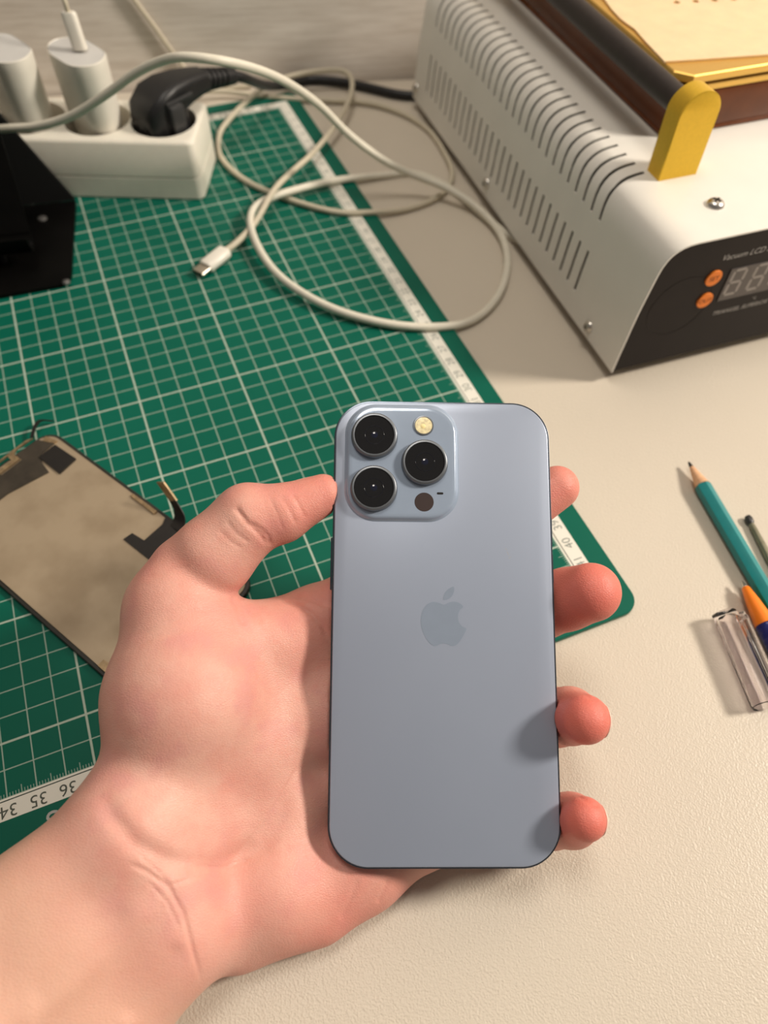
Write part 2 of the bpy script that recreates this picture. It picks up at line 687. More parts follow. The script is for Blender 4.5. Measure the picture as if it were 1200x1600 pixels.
# bottom plate and feet
bm = bmesh.new()
box(bm, (.1, .147, .0050), (.197, .288, .0016))
from_bm('bottom_plate', bm, M['shell_white'], mach, smooth=False)
ft = None
for x in (.02, .18):
    for y in (.03, .265):
        if ft is None:
            bm = bmesh.new()
            loft(bm, [circ(.008, 20, 0), circ(.009, 20, .0067)])
            ft = from_bm('foot', bm, M['foot_rubber'], mach)
            ft.location = (x, y, ZD)
        else:
            f2 = ft.copy()
            C.objects.link(f2)
            f2.location = (x, y, ZD)
# front panel
bm = bmesh.new()
fp = [(x + .0009, z - .0009 if i else z) for i, (x, z) in enumerate(pl)]
fp[-1] = (.1992, .0736)
fp += [(.1992, .0042)]
loft(bm, [[(x, y, z) for x, z in fp] for y in (.0006, .0046)])
front = from_bm('front_panel', bm, M['front_black'], mach, smooth=False)
FX = lambda x, z, y=.0005: frame((x, y, z), (1, 0, 0), (0, 0, 1))   # text plane on the front
for it in [
    ('Vacuum LCD Separator', .0043, FX(.0395, .0622), dict(align='LEFT', shear=.25, xs=.98)),
    ('TRIANGEL SUPERIOR', .0034, FX(.0488, .0283), dict(align='LEFT', shear=.25, xs=1.0)),
    ('\u00b0C', .0022, FX(.0700, .0325), dict(align='LEFT')),
]:
    text_part('front_lettering', [it], M['print_white'], mach)
bm = bmesh.new()
box(bm, (.0705, .0004, .0455), (.0450, .0005, .0182))
win = from_bm('display_window', bm, M['lens_window'], mach, smooth=False)


def seg_digit(x0, z0, W_, H_, t, sh, y):
    """seven bars of one display digit as separate slim prisms"""
    out = []
    hh = H_ / 2

    def bar(p, q, wd):
        p, q = Vector((p[0], 0, p[1])), Vector((q[0], 0, q[1]))
        d = (q - p).normalized()
        n = Vector((-d.z, 0, d.x)) * wd / 2
        return [p, p + d * wd / 2 + n, q - d * wd / 2 + n, q, q - d * wd / 2 - n, p + d * wd / 2 - n]
    g = .0003
    for (a, b_) in (((0, 0), (W_, 0)), ((0, hh), (W_, hh)), ((0, H_), (W_, H_)), ((0, 0), (0, hh)), ((0, hh), (0, H_)),
                    ((W_, 0), (W_, hh)), ((W_, hh), (W_, H_))):
        v = Vector((b_[0] - a[0], b_[1] - a[1])).normalized() * g
        pts = bar((a[0] + v.x, a[1] + v.y), (b_[0] - v.x, b_[1] - v.y), t)
        out.append([(x0 + p.x + p.z * sh, y, z0 + p.z) for p in pts])
    return out


for k_ in range(3):
    bm = bmesh.new()
    for lp in seg_digit(.0500 + .0125 * k_, .0396, .0066, .0138, .0014, .05, 0):
        loft(bm, [[(x, .00012, z) for x, y, z in lp], [(x, .0003, z) for x, y, z in lp]])
    from_bm('digit', bm, M['segment'], win, smooth=False)
for (x, z, s) in ((.0394, .0518, 'SET'), (.0400, .0390, 'OUT')):
    bm = bmesh.new()
    T = frame((x, .0006, z), (1, 0, 0), None, (0, -1, 0))
    loft(bm, [circ(.0042, 28, 0), circ(.0042, 28, .0006), circ(.0040, 28, .0008), circ(.0022, 28, .00085), circ(.0008, 28, .00085)], T=T)
    bt = from_bm('button', bm, M['orange_button'], mach)
    text_part('button_lettering', [(s, .0034, frame((x, -.00032, z), (1, 0, 0), (0, 0, 1)))], M['button_print'], bt)
bm = bmesh.new()
T = frame((.0262, .0006, .0385), (1, 0, 0), None, (0, -1, 0))
ring = [Vector((.0165 * math.cos(a), .0165 * math.sin(a), 0)) for a in np.linspace(0, 2 * PI, 41)]
tube(bm, [T @ p for p in ring], .00012, 6, 1, 0)
from_bm('raised_ring', bm, M['front_black'], mach)


def screw(parent, T, r, name='screw'):
    bm = bmesh.new()
    loft(bm, [circ(r, 24, 0), circ(r * .97, 24, r * .18), circ(r * .8, 24, r * .42), circ(r * .5, 24, r * .58), circ(r * .2, 24, r * .62)], T=T)
    s = from_bm(name, bm, M['steel'], parent)
    bm = bmesh.new()
    for a in (0, PI / 2):
        R_ = Matrix.Rotation(a + .5, 4, 'Z')
        box(bm, (0, 0, r * .55), (r * .95, r * .2, r * .2), T=T @ R_)
    from_bm('cross_slot', bm, M['dark_recess'], s, smooth=False)


screw(mach, frame((.0448, .0225, .0745), (1, 0, 0), (0, 1, 0)), .0042)
for (y, z) in ((.0286, .0100), (.1637, .0120), (.2900, .0120)):
    screw(mach, frame((.0006, y, z), None, (0, 1, 0), (-1, 0, .07)), .0033)
# brown insulating board
bm = bmesh.new()
box(bm, (.1115, .1765, .0849), (.119, .191, .0208), .0012)
from_bm('insulating_board', bm, M['board_brown'], mach)
bm = bmesh.new()
box(bm, (.1115, .1765, .0755), (.1205, .1925, .002), .0008)
from_bm('board_flange', bm, M['board_brown'], mach)


def chamfer(x0, x1, y0, y1, c, z):
    return [(x0 + c, y0, z), (x1 - c, y0, z), (x1, y0 + c, z), (x1, y1 - c, z), (x1 - c, y1, z), (x0 + c, y1, z), (x0, y1 - c, z), (x0, y0 + c, z)]


bm = bmesh.new()
loft(bm, [chamfer(.0515, .1715, .0805, .2725, .004, .0953), chamfer(.0515, .1715, .0805, .2725, .004, .0978)])
from_bm('lower_bed_plate', bm, M['gold_plate'], mach, smooth=False)
bm = bmesh.new()
loft(bm, [chamfer(.055, .168, .084, .269, .004, .0978), chamfer(.055, .168, .084, .269, .004, .0993)])
from_bm('bed_spacer', bm, M['black_matte'], mach, smooth=False)
bm = bmesh.new()
loft(bm, [chamfer(.0525, .1705, .081, .272, .007, .0993), chamfer(.0525, .1705, .081, .272, .007, .1025), chamfer(.0529, .1701, .0814, .2716, .007, .1030)])
from_bm('upper_bed_plate', bm, M['gold_plate'], mach, smooth=False)
# guide rods with gold brackets at their front and back ends
for xc in (.0402, .183):
    bm = bmesh.new()
    T = frame((xc, .0574, .1022), (1, 0, 0), None, (0, 1, 0))
    loft(bm, [circ(.0058, 28, 0), circ(.0058, 28, .2162)], T=T)
    from_bm('guide_rod', bm, M['rod_rubber'], mach)
    for yb in (.0472, .2736):
        bm = bmesh.new()
        W2, H1, R_ = .01035, .0290, .01035
        lp = [(-W2, 0), (W2, 0)] + [(R_ * math.cos(a), H1 + R_ * math.sin(a)) for a in np.linspace(0, PI, 25)]
        T = frame((xc, yb, .0745), (1, 0, 0), (0, 0, 1), (0, -1, 0))
        e = .00035

        def lo_(s, z):
            return [(x * s, y * (s if y > .01 else 1), z) for x, y in lp]
        loft(bm, [lo_(.97, 0), lo_(1, -e), lo_(1, -.0104 + e), lo_(.97, -.0104)], T=T)
        from_bm('bracket', bm, M['gold'], mach, angle=28)
# cream sheet with a row of holes on the gold bed
bm = bmesh.new()
outl = [(.0520, .0962), (.0720, .0928), (.1046, .0877), (.150, .083), (.158, .150), (.160, .262), (.0650, .262), (.0600, .185), (.0585, .168), (.0562, .1560), (.0550, .1450), (.0553, .1380), (.0560, .1320), (.0540, .1170)]
hol = [(.0936 + .0105 * i, .1536 - .0018 * i) for i in range(6)]
vs = [bm.verts.new((x, y, 0)) for x, y in outl]
edges = [bm.edges.new((vs[i], vs[(i + 1) % len(vs)])) for i in range(len(vs))]
for hx, hy in hol:
    hv = [bm.verts.new((hx + .0019 * math.cos(a), hy + .0019 * math.sin(a), 0)) for a in np.linspace(0, 2 * PI, 15)[:-1]]
    edges += [bm.edges.new((hv[i], hv[(i + 1) % len(hv)])) for i in range(len(hv))]
bmesh.ops.triangle_fill(bm, use_beauty=True, edges=edges)
me = bpy.data.meshes.new('cream_sheet')
bm.to_mesh(me)
bm.free()
sheet = finish('silicone_sheet', me, M['sheet_cream'], None, smooth=False)
sheet.matrix_world = Mm @ Matrix.Translation((0, 0, .1035))
so = sheet.modifiers.new('s', 'SOLIDIFY')
so.thickness = .0008
so.offset = 0
apply_mods(sheet)
tag(sheet, 'cream translucent sheet with a row of small holes lying on the gold bed', 'sheet')

# ------------------------------------------------------------------ power strip
SX = math.radians(-23.43)
sA = Vector((math.cos(SX), math.sin(SX), 0))
sB = Vector((-math.sin(SX), math.cos(SX), 0))
Sm = frame(Vector((.4921, .3264, 0)), sA, sB)     # origin: right front bottom corner; x to the right, y to the back
strip = empty('power_strip', 'white power strip with round sockets standing on the back of the mat', 'power strip', Sm)
SL, SW, SH = .225, .050, .0365


def strip_loops(z0, z1, top):
    lps = [rrect(SL - .0012, SW - .0012, .004, 5, z0, -SL / 2, SW / 2), rrect(SL, SW, .0045, 5, z0 + .0007, -SL / 2, SW / 2)]
    if top:
        for i in range(1, 6):
            a = PI / 2 * i / 5
            e = .003 * (1 - math.cos(a))
            lps.append(rrect(SL - 2 * e, SW - 2 * e, .0045, 5, z1 - .003 + .003 * math.sin(a), -SL / 2, SW / 2))
    else:
        lps += [rrect(SL, SW, .0045, 5, z1 - .0004, -SL / 2, SW / 2), rrect(SL - .0008, SW - .0008, .0045, 5, z1, -SL / 2, SW / 2)]
    return lps


bm = bmesh.new()
loft(bm, strip_loops(.0002, .0140, False))
from_bm('strip_base', bm, M['white_plastic'], strip)
bm = bmesh.new()
loft(bm, strip_loops(.0141, SH, True))
cover = from_bm('strip_cover', bm, M['white_plastic'], strip, angle=40)
wells = [-.0222 - .040 * i for i in range(5)]
for wxx in wells:
    bm = bmesh.new()
    loft(bm, [circ(.0194, 48, .0205, wxx, .0245), circ(.0198, 48, .05, wxx, .0245)])
    cut = from_bm('cut', bm, M['white_plastic'], strip)
    bpy.context.view_layer.update()
    bo = cover.modifiers.new('b', 'BOOLEAN')
    bo.operation = 'DIFFERENCE'
    bo.object = cut
    bo.solver = 'EXACT'
    apply_mods(cover)
    bpy.data.objects.remove(cut)
cover.data.set_sharp_from_angle(angle=math.radians(35))
for wxx in wells:
    bm = bmesh.new()
    loft(bm, [circ(.0187, 40, .0203, wxx, .0245), circ(.0187, 40, .0209, wxx, .0245)])
    sk = from_bm('socket_face', bm, M['socket_grey'], strip)
    for dx in (-.0095, .0095):
        bm = bmesh.new()
        loft(bm, [circ(.0024, 16, .02095, wxx + dx, .0245), circ(.0024, 16, .0211, wxx + dx, .0245)])
        from_bm('contact_hole', bm, M['dark_recess'], sk)

# ------------------------------------------------------------------ chargers in the strip
c1 = [(.4234, .3864), (.4279, .3918), (.4334, .3934), (.4385, .3924), (.4434, .3897), (.4460, .3855), (.4479, .3807), (.4508, .3739), (.4534, .3661),
      (.4530, .3617), (.4497, .3555), (.4447, .3519), (.4390, .3520), (.4343, .3540), (.4316, .3568), (.4291, .3615), (.4257, .3696), (.4228, .3767)]


def smooth_loop(pts, it=2):
    for _ in range(it):
        q = []
        for i in range(len(pts)):
            a, b_ = pts[i], pts[(i + 1) % len(pts)]
            q += [(a[0] * .75 + b_[0] * .25, a[1] * .75 + b_[1] * .25), (a[0] * .25 + b_[0] * .75, a[1] * .25 + b_[1] * .75)]
        pts = q
    return pts


def charger(center, outline, top, label, rot=0.):
    """lozenge-shaped wall charger standing in a socket well"""
    cx = sum(p[0] for p in outline) / len(outline)
    cy = sum(p[1] for p in outline) / len(outline)
    o = empty('usb_charger', label, 'charger', Matrix.Translation((center[0], center[1], .0215)), 'white chargers in the power strip')
    base = smooth_loop([(p[0] - cx, p[1] - cy) for p in outline])

    def lp(s, z):
        return [(x * s, y * s, z) for x, y in base]
    H_ = top - .0215
    bm = bmesh.new()
    loft(bm, [lp(.85, 0), lp(.87, .001), lp(.885, .013), lp(.93, .0165), lp(.97, .024), lp(.99, H_ - .006), lp(1., H_ - .0012), lp(.99, H_ - .0002), lp(.965, H_), lp(.95, H_ - .0005)])
    from_bm('charger_body', bm, M['charger_plastic'], o, angle=50)
    bm = bmesh.new()
    loft(bm, [lp(.945, H_ - .0008), lp(.945, H_ - .0003)])
    from_bm('end_face', bm, M['charger_face'], o)
    return o, H_


cc = sum((Vector((p[0], p[1], 0)) for p in c1), Vector()) / len(c1)
b1 = Sm @ Vector((wells[1], .0245, 0))
b2 = Sm @ Vector((wells[2], .0245, 0))
ch1, H1_ = charger(b1, c1, .0745, 'white lozenge-shaped charger in the middle socket with a plug in its top')
ch2, _ = charger(b2 + Vector((-.0012, .0005, 0)), c1, .0755, 'white charger cut by the left edge of the photo, behind the black stand')
# plug and lead rising from the first charger
tb = Vector((b1.x + .002, b1.y - .001, .0741))
lead = empty('charging_lead', 'thin white lead plugged into the top of the middle charger and rising up the wall', 'cable')
bm = bmesh.new()
ax = Vector((-.03, .13, .99)).normalized()
T = frame(tb + ax * .001, sA, None, ax)
loft(bm, [rrect(.0068, .0040, .0018, 4, 0), rrect(.0082, .0050, .0022, 4, .0006), rrect(.0082, .0050, .0022, 4, .0175), rrect(.0070, .0042, .0019, 4, .0185)], T=T)
from_bm('connector', bm, M['charger_plastic'], lead)
bm = bmesh.new()
p0 = tb + ax * .0192
tube(bm, [p0, p0 + ax * .008, p0 + Vector((-.002, .015, .025)), p0 + Vector((0, .035, .07)), p0 + Vector((.004, .05, .14)), p0 + Vector((.004, .055, .3))], .0013)
from_bm('wire', bm, M['cable_grey'], lead)

# second thin lead running down the wall behind the plug
bm = bmesh.new()
tube(bm, [(.482, .486, .30), (.4850, .4850, .12), (.4902, .4824, .0673), (.4952, .4812, .0530), (.5021, .4792, .0401), (.5110, .4768, .0225), (.5175, .4751, .0111), (.5245, .4700, .0030), (.535, .4660, ZD + .0018), (.56, .459, ZD + .0018)], .0016)
tag(from_bm('charging_lead', bm, M['cable_grey']), 'thin beige lead hanging down the wall and vanishing behind the black plug', 'cable')

# ------------------------------------------------------------------ black angled plug with its cable
plug = empty('mains_plug', 'black angled mains plug in the right end socket with ribbed cable neck', 'plug',
             Matrix.Translation(Sm @ Vector((wells[0], .0245, .0212))))
pc = Sm @ Vector((wells[0], .0245, .0212))
dirp = Vector((.0545, .0303, .0)).normalized()
Pp = frame((0, 0, 0), dirp, (-dirp.y, dirp.x, 0))
bm = bmesh.new()
loft(bm, [circ(.0180, 40, .0002), circ(.0184, 40, .001), circ(.0184, 40, .0075), circ(.0168, 40, .0085, ry=.0150), circ(.0164, 40, .018, ry=.0146), circ(.0155, 40, .0235, ry=.0138), circ(.012, 40, .0275, ry=.0105), circ(.006, 40, .0290, ry=.005)], T=Pp)
from_bm('plug_head', bm, M['black_plastic'], plug, angle=50)
bm = bmesh.new()
lps = []
for (x, wd, z0, z1) in ((-.0160, .018, .010, .024), (-.013, .0235, .009, .0300), (-.004, .0265, .012, .0355), (.006, .0240, .0185, .0372), (.018, .0205, .0210, .0364), (.028, .0168, .0212, .0348), (.0350, .0140, .0205, .0332)):
    lps.append([(x, y, z) for y, z, _ in rrect(wd, z1 - z0, .0042, 5, 0, 0, (z0 + z1) / 2)])
loft(bm, lps, T=Pp)
from_bm('plug_arm', bm, M['black_plastic'], plug, angle=55)
bm = bmesh.new()
box(bm, (.0045, -.0135, .030), (.020, .0020, .0028), .0008, T=Pp)
from_bm('arm_ridge', bm, M['black_tab'], plug)
bm = bmesh.new()
box(bm, (-.0005, -.0135, .020), (.0100, .0075, .019), .0016, T=Pp)
from_bm('grip_tab', bm, M['black_tab'], plug)
bm = bmesh.new()
prof2 = []
for i in range(4):
    x = .0345 + i * .0042
    prof2 += [(x, .0066 - i * .0003), (x + .0024, .0066 - i * .0003), (x + .0025, .0052 - i * .0002), (x + .0041, .0052 - i * .0002)]
prof2 += [(.0515, .0056), (.060, .0050), (.0615, .0036)]
Tn = Pp @ Matrix.Translation((.0345, 0, .0265)) @ Matrix.Rotation(.24, 4, 'Y') @ Matrix.Translation((-.0345, 0, 0))
loft(bm, [[(x, r * math.cos(a), r * math.sin(a)) for a in np.linspace(0, 2 * PI, 25)[:-1]] for x, r in prof2], T=Tn)
from_bm('cable_neck', bm, M['black_plastic'], plug, angle=30)
bm = bmesh.new()
q0 = Vector(Tn @ Vector((.0605, 0, 0)))
wp = [q0, q0 + dirp * .008 + Vector((0, 0, -.004))] + [Vector(p) - pc for p in
      [(.5490, .4020, .0290), (.5620, .4210, .0160), (.5790, .4400, .0050), (.5979, .4500, .0008), (.6117, .4460, .0008), (.6279, .4350, .0008), (.6419, .4210, .0008), (.6559, .4065, .0008), (.672, .3990, .0008), (.70, .4000, .0008), (.74, .400, .0008)]]
tube(bm, wp, .0031, 14)
from_bm('mains_cable', bm, M['black_plastic'], plug)

# ------------------------------------------------------------------ long white cable
CR = .0022
main = [(.380, .352, .052), (.3992, .3416, .0550), (.4127, .3325, .0580), (.4304, .3198, .0660), (.4504, .3058, .0800), (.4662, .2956, .0920), (.4785, .2852, .1000),
        (.4879, .2743, .1050), (.5030, .2677, .1040), (.5226, .2748, .0940), (.5410, .2848, .0800), (.5612, .2958, .0600), (.5782, .2970, .0400),
        (.5991, .2928, .0220), (.6178, .2859, .0120), (.6313, .2765, .0080), (.6449, .2576, .0030), (.6486, .2297, .0010), (.6409, .2036, 0),
        (.6226, .1786, 0), (.5998, .1645, 0), (.5770, .1648, .0020), (.5522, .1765, .0030), (.5279, .1996, .0040), (.5113, .2327, .0050),
        (.5079, .2672, .0060), (.5126, .2909, .0070), (.5249, .3009, .0080), (.5496, .3082, .0060), (.5767, .3132, .0030), (.6075, .3130, -.0004),
        (.6280, .3078, -.0006), (.6414, .2850, -.0006), (.6475, .2550, -.0006), (.655, .2221, -.0006), (.672, .200, -.0006)]
loop = [(.4898, .2671, .0034), (.4979, .2709, .0045), (.5133, .2835, .0065), (.5310, .3020, .0125), (.5490, .3191, .0120), (.5692, .3410, .0080), (.5989, .3736, .0080),
        (.6193, .4041, .0090), (.6259, .4253, .0110), (.6150, .4350, .0120), (.5840, .4402, .0100), (.5572, .4319, .0070), (.5291, .4083, .0030),
        (.5187, .3918, .0022), (.5137, .3680, .0020), (.5203, .3373, .0020), (.5372, .3098, .0019), (.5617, .2836, .0019), (.5837, .2752, .0014),
        (.6085, .2730, -.0005), (.6335, .2798, -.0005), (.6500, .2984, -.0005), (.6560, .3244, -.0006), (.6580, .3548, -.0006), (.6500, .3813, -.0005),
        (.6330, .4030, 0), (.6108, .4150, .0), (.5853, .4270, 0.0), (.5603, .4400, .001), (.5389, .4500, .0030), (.5172, .4520, .0060)]
bm = bmesh.new()
tube(bm, main, CR, 14, 8, 3)
tag(from_bm('charging_cable', bm, M['cable_white']), 'thick cream cable arching over the black plug, ending in a wide loop beside the machine', 'cable')
cab = empty('usb_cable', 'thinner beige cable looping on the desk with its bare white connector on the mat', 'cable')
bm = bmesh.new()
tube(bm, loop, .0018, 12, 8, 3)
from_bm('wire', bm, M['cable_grey'], cab)
c0, c1_ = Vector((.4905, .2672, .0036)), Vector((.4700, .2532, .0030))
dc = (c1_ - c0).normalized()
T = frame(c0, None, (0, 0, 1), dc)
bm = bmesh.new()
loft(bm, [rrect(.0050, .0036, .0016, 5, 0), rrect(.0094, .0056, .0026, 5, .0012), rrect(.0098, .0060, .0029, 5, .0022), rrect(.0098, .0060, .0029, 5, .0172), rrect(.0088, .0050, .0024, 5, .0180)], T=T)
from_bm('connector_shell', bm, M['charger_plastic'], cab)
bm = bmesh.new()
l_ = [rrect(.0083, .0025, .0012, 5, .0178), rrect(.0083, .0025, .0012, 5, .0245), rrect(.0074, .0018, .0009, 5, .0245), rrect(.0074, .0018, .0009, 5, .0190)]
loft(bm, l_, T=T)
from_bm('metal_tip', bm, M['usb_metal'], cab)

# ------------------------------------------------------------------ black stand
st = empty('tablet_stand', 'black sheet-metal stand with base plate and hooked rest at the left edge', 'stand')


def slab(bm, pts, th, n):
    n = Vector(n).normalized() * th
    loft(bm, [[Vector(p) for p in pts], [Vector(p) + n for p in pts]])


BZ = .0006
base = [(.4173, .3509), (.4165, .345), (.4040, .2785), (.4018, .2738), (.3970, .2718), (.30, .2790), (.285, .285), (.300, .372)]
bm = bmesh.new()
slab(bm, [(x, y, BZ) for x, y in base], .0020, (0, 0, 1))
from_bm('base_plate', bm, M['black_sheet'], st)
# tapered upright plate from the back edge
bm = bmesh.new()
slab(bm, [(.4173, .3509, .0027), (.300, .372, .0027), (.300, .378, .125), (.3730, .3620, .105)], .0020, (.17, 1, 0))
from_bm('upright_plate', bm, M['black_matte'], st)
# sloped rest plate with a rolled lip
bm = bmesh.new()
r0, r1 = Vector((.3905, .3010, .0190)), Vector((.2965, .3180, .0190))
up = Vector((.007, .047, .095))
slab(bm, [r0, r1, r1 + up, r0 + up], .0018, (0, -1, .3))
from_bm('rest_plate', bm, M['black_sheet'], st)
bm = bmesh.new()
al = (r1 - r0)
nrm = Vector((-.17, -1, 0)).normalized()
lipp = [Vector((0, 0, 0)), nrm * .002 + Vector((0, 0, -.0045)), nrm * .006 + Vector((0, 0, -.0070)), nrm * .0105 + Vector((0, 0, -.0060)), nrm * .0130 + Vector((0, 0, -.0020)), nrm * .0135 + Vector((0, 0, .004))]
lipi = [p + (Vector((0, 0, .0016)) if i in (2, 3) else -nrm * (-.0016 if i < 2 else .0016)) for i, p in enumerate(lipp)]
pr_ = lipp + lipi[::-1]
loft(bm, [[r0 + p for p in pr_], [r1 + p for p in pr_]])
from_bm('rest_lip', bm, M['black_sheet'], st, angle=60)
# strut joining rest plate and base
bm = bmesh.new()
slab(bm, [(.372, .3020, .0026), (.372, .3500, .0026), (.366, .356, .09), (.3645, .334, .09)], .0020, (-1, 0, 0))
from_bm('side_strut', bm, M['black_matte'], st)
for (x, y, r) in ((.3960, .3380, .0028), (.4006, .2722, .0022)):
    bm = bmesh.new()
    loft(bm, [circ(r, 20, .0026, x, y), circ(r * .9, 20, .0034, x, y), circ(r * .5, 20, .0039, x, y)])
    from_bm('rivet', bm, M['rivet'], st)

# ------------------------------------------------------------------ display panel (back side up)
pa, pb = Vector((.5025, -.8646, 0)), Vector((-.8646, -.5025, 0))
Dm = frame(Vector((.3775, .1650, 0)), pa, None, (0, 0, 1))   # local x: length, local y: +right-hand side, so -y is towards the left edge


def dl(a, b_, z=0.):
    """a mm along the length, b mm across from the right edge"""
    return (a / 1000, -b_ / 1000, z)


dp = empty('display_panel', 'removed phone display face down on the mat, beige metal back, torn black flex cables', 'phone screen', Dm)
bm = bmesh.new()
Ln, Wd = .134, .066
loft(bm, [rrect(Ln - .001, Wd - .001, .0075, 8, .0003, Ln / 2, -Wd / 2), rrect(Ln, Wd, .008, 8, .0008, Ln / 2, -Wd / 2), rrect(Ln, Wd, .008, 8, .0022, Ln / 2, -Wd / 2),
          rrect(Ln - .0006, Wd - .0006, .0077, 8, .0025, Ln / 2, -Wd / 2)])
from_bm('panel_rim', bm, M['panel_rim'], dp)
bm = bmesh.new()
loft(bm, [rrect(Ln - .0032, Wd - .0032, .0068, 8, .0024, Ln / 2, -Wd / 2), rrect(Ln - .0034, Wd - .0034, .0068, 8, .0031, Ln / 2, -Wd / 2)])
from_bm('back_plate', bm, M['panel_plate'], dp)


def patch(name, pts, z0, z1, m):
    bm = bmesh.new()
    loft(bm, [[dl(a, b_, z) for a, b_ in pts] for z in (z0, z1)])
    return from_bm(name, bm, m, dp, smooth=False)


patch('sensor_strip', [(2, 8), (1.2, 20), (6, 20), (6.3, 31), (2.5, 34), (3, 58), (17.5, 58), (17.1, 35.8), (21.3, 17), (14.3, 15.4), (10, 12), (9.5, 5)], .0031, .0036, M['panel_dark'])
patch('ear_bracket', [(-.2, 9), (-.6, 18), (1.0, 20.5), (5.4, 20.5), (5.6, 31.5), (3.4, 31), (3.2, 23.4), (-.4, 23), (-.2, 33), (-.8, 33), (-1.6, 12)], .0034, .0042, M['panel_brass'])
patch('black_tape', [(11.1, 14.5), (10.9, 5.2), (25, 4.6), (26.1, 14.6)], .0031, .0041, M['panel_black'])
patch('corner_contact', [(3, 4.6), (9.6, 3.0), (9.6, 4.8), (4.5, 7.2)], .0031, .0038, M['panel_brass'])
patch('side_bracket', [(60.5, 1.8), (76, 1.8), (76, 3.6), (60.5, 3.4)], .0031, .0040, M['panel_brass'])
patch('edge_clip', [(112, 61.5), (117, 61), (117.4, 64.5), (112, 64.5)], .0031, .0040, M['panel_brass'])
patch('flex_patch', [(75.5, 20.3), (76.1, 16), (82.9, 15.4), (82.8, 4.9), (80.8, 1.2), (89.9, .9), (95, 6), (92, 20.5)], .0031, .0037, M['panel_black'])


def ribbon(name, pts, w0, wdir, th, m):
    P = catmull(pts, 5)
    wdir = Vector(wdir).normalized()
    bm = bmesh.new()
    lps = []
    for i, p in enumerate(P):
        t = (P[min(i + 1, len(P) - 1)] - P[max(0, i - 1)]).normalized()
        n = t.cross(wdir).normalized() * th / 2
        a = wdir * w0 / 2
        lps.append([p + a + n, p - a + n, p - a - n, p + a - n])
    loft(bm, lps)
    return from_bm(name, bm, m, dp, angle=60)


ribbon('flex_cable', [dl(88, 3.5, .0038), dl(88, 0, .0042), dl(86, -2.6, .0062), dl(83.5, -3.6, .0085), dl(81, -4.2, .0110)], .0070, (1, 0, .15), .0004, M['panel_black'])
ribbon('flex_end', [dl(82, -4.2, .0104), dl(80, -4.5, .0122), dl(77.5, -4.8, .0146), dl(75.0, -5.1, .0168)], .0042, (1, .3, .5), .0009, M['panel_brass'])
ribbon('torn_wire', [dl(-2, 9, .003), dl(-5, 4, .0045), dl(-6.5, 0, .0040), dl(-4, -4, .0020)], .0016, (1, .5, 0), .0006, M['panel_black'])
bm = bmesh.new()
loft(bm, [circ(.0075, 28, .0031, .1215, -.0060), circ(.0078, 28, .0060, .1215, -.0060), circ(.0070, 28, .0068, .1215, -.0060), circ(.0030, 28, .0062, .1215, -.0060)])
from_bm('speaker_cup', bm, M['panel_black'], dp)

# ------------------------------------------------------------------ pencil, pens, cap, probe
R6 = .0037
tip = Vector((.6490, .0378, ZD + R6))
dpn = (Vector((.6391, -.0213, 0)) - Vector((.6490, .0378, 0))).normalized()
pn = empty('pencil', 'sharpened teal hexagonal pencil lying on the desk at the right edge', 'pencil', frame(tip, None, (0, 0, 1), dpn))


def hexl(r, z, n=24, hexed=True):
    out = []
    for i in range(n):
        a = 2 * PI * i / n
        q = r
        if hexed:
            q = r * math.cos(PI / 6) / math.cos(((a + PI / 6) % (PI / 3)) - PI / 6)
            q = min(q, r * .985)
        out.append((q * math.cos(a), q * math.sin(a), z))
    return out


bm = bmesh.new()
loft(bm, [hexl(.0003, 0, hexed=False), hexl(.0006, .0006, hexed=False), hexl(.00105, .0032, hexed=False)])
from_bm('lead', bm, M['graphite'], pn)
bm = bmesh.new()
loft(bm, [hexl(.00105, .0032, hexed=False), hexl(.0030, .0125, hexed=False), hexl(.0034, .0142, hexed=False)])
from_bm('wood_cone', bm, M['pencil_wood'], pn)
bm = bmesh.new()
rows = [hexl(R6, .0142), hexl(R6, .172), hexl(R6 * .93, .174)]
rows[0] = [(x, y, .0138 + .0016 * (1 if (i // 2) % 2 else 0) * .5) for i, (x, y, z) in enumerate(rows[0])]
loft(bm, rows)
from_bm('barrel', bm, M['pencil_teal'], pn, angle=12)

rp = .0042
t0 = Vector((.6312, -.0240, ZD + rp + .0002))
dpen = (Vector((.6237, -.0620, 0)) - Vector((.6308, -.0248, 0))).normalized()
pen = empty('ballpoint_pen', 'ballpoint pen with bright orange nose cone and blue barrel beside the clear cap', 'pen', frame(t0, None, (0, 0, 1), dpen))


def lathe(name, prof_, m, parent, n=28, angle=40):
    bm = bmesh.new()
    loft(bm, [circ(r, n, z) for r, z in prof_])
    return from_bm(name, bm, m, parent, angle=angle)


lathe('ball_tip', [(.0003, 0), (.0005, .0003), (.0009, .0026), (.0011, .0028), (.0011, .0040)], M['steel'], pen)
lathe('nose_cone', [(.0012, .0030), (.0017, .0036), (.0028, .0098), (.0037, .0170), (.0040, .0195), (.0041, .0205)], M['pen_orange'], pen)
pb_ = [(.0038, .0205), (.0042, .0210)]
for i in range(9):
    pb_ += [(.0042, .0215 + i * .0022), (.0040, .0222 + i * .0022), (.0042, .0229 + i * .0022)]
pb_ += [(.0042, .13), (.0038, .132)]
lathe('barrel', pb_, M['pen_blue'], pen, angle=30)

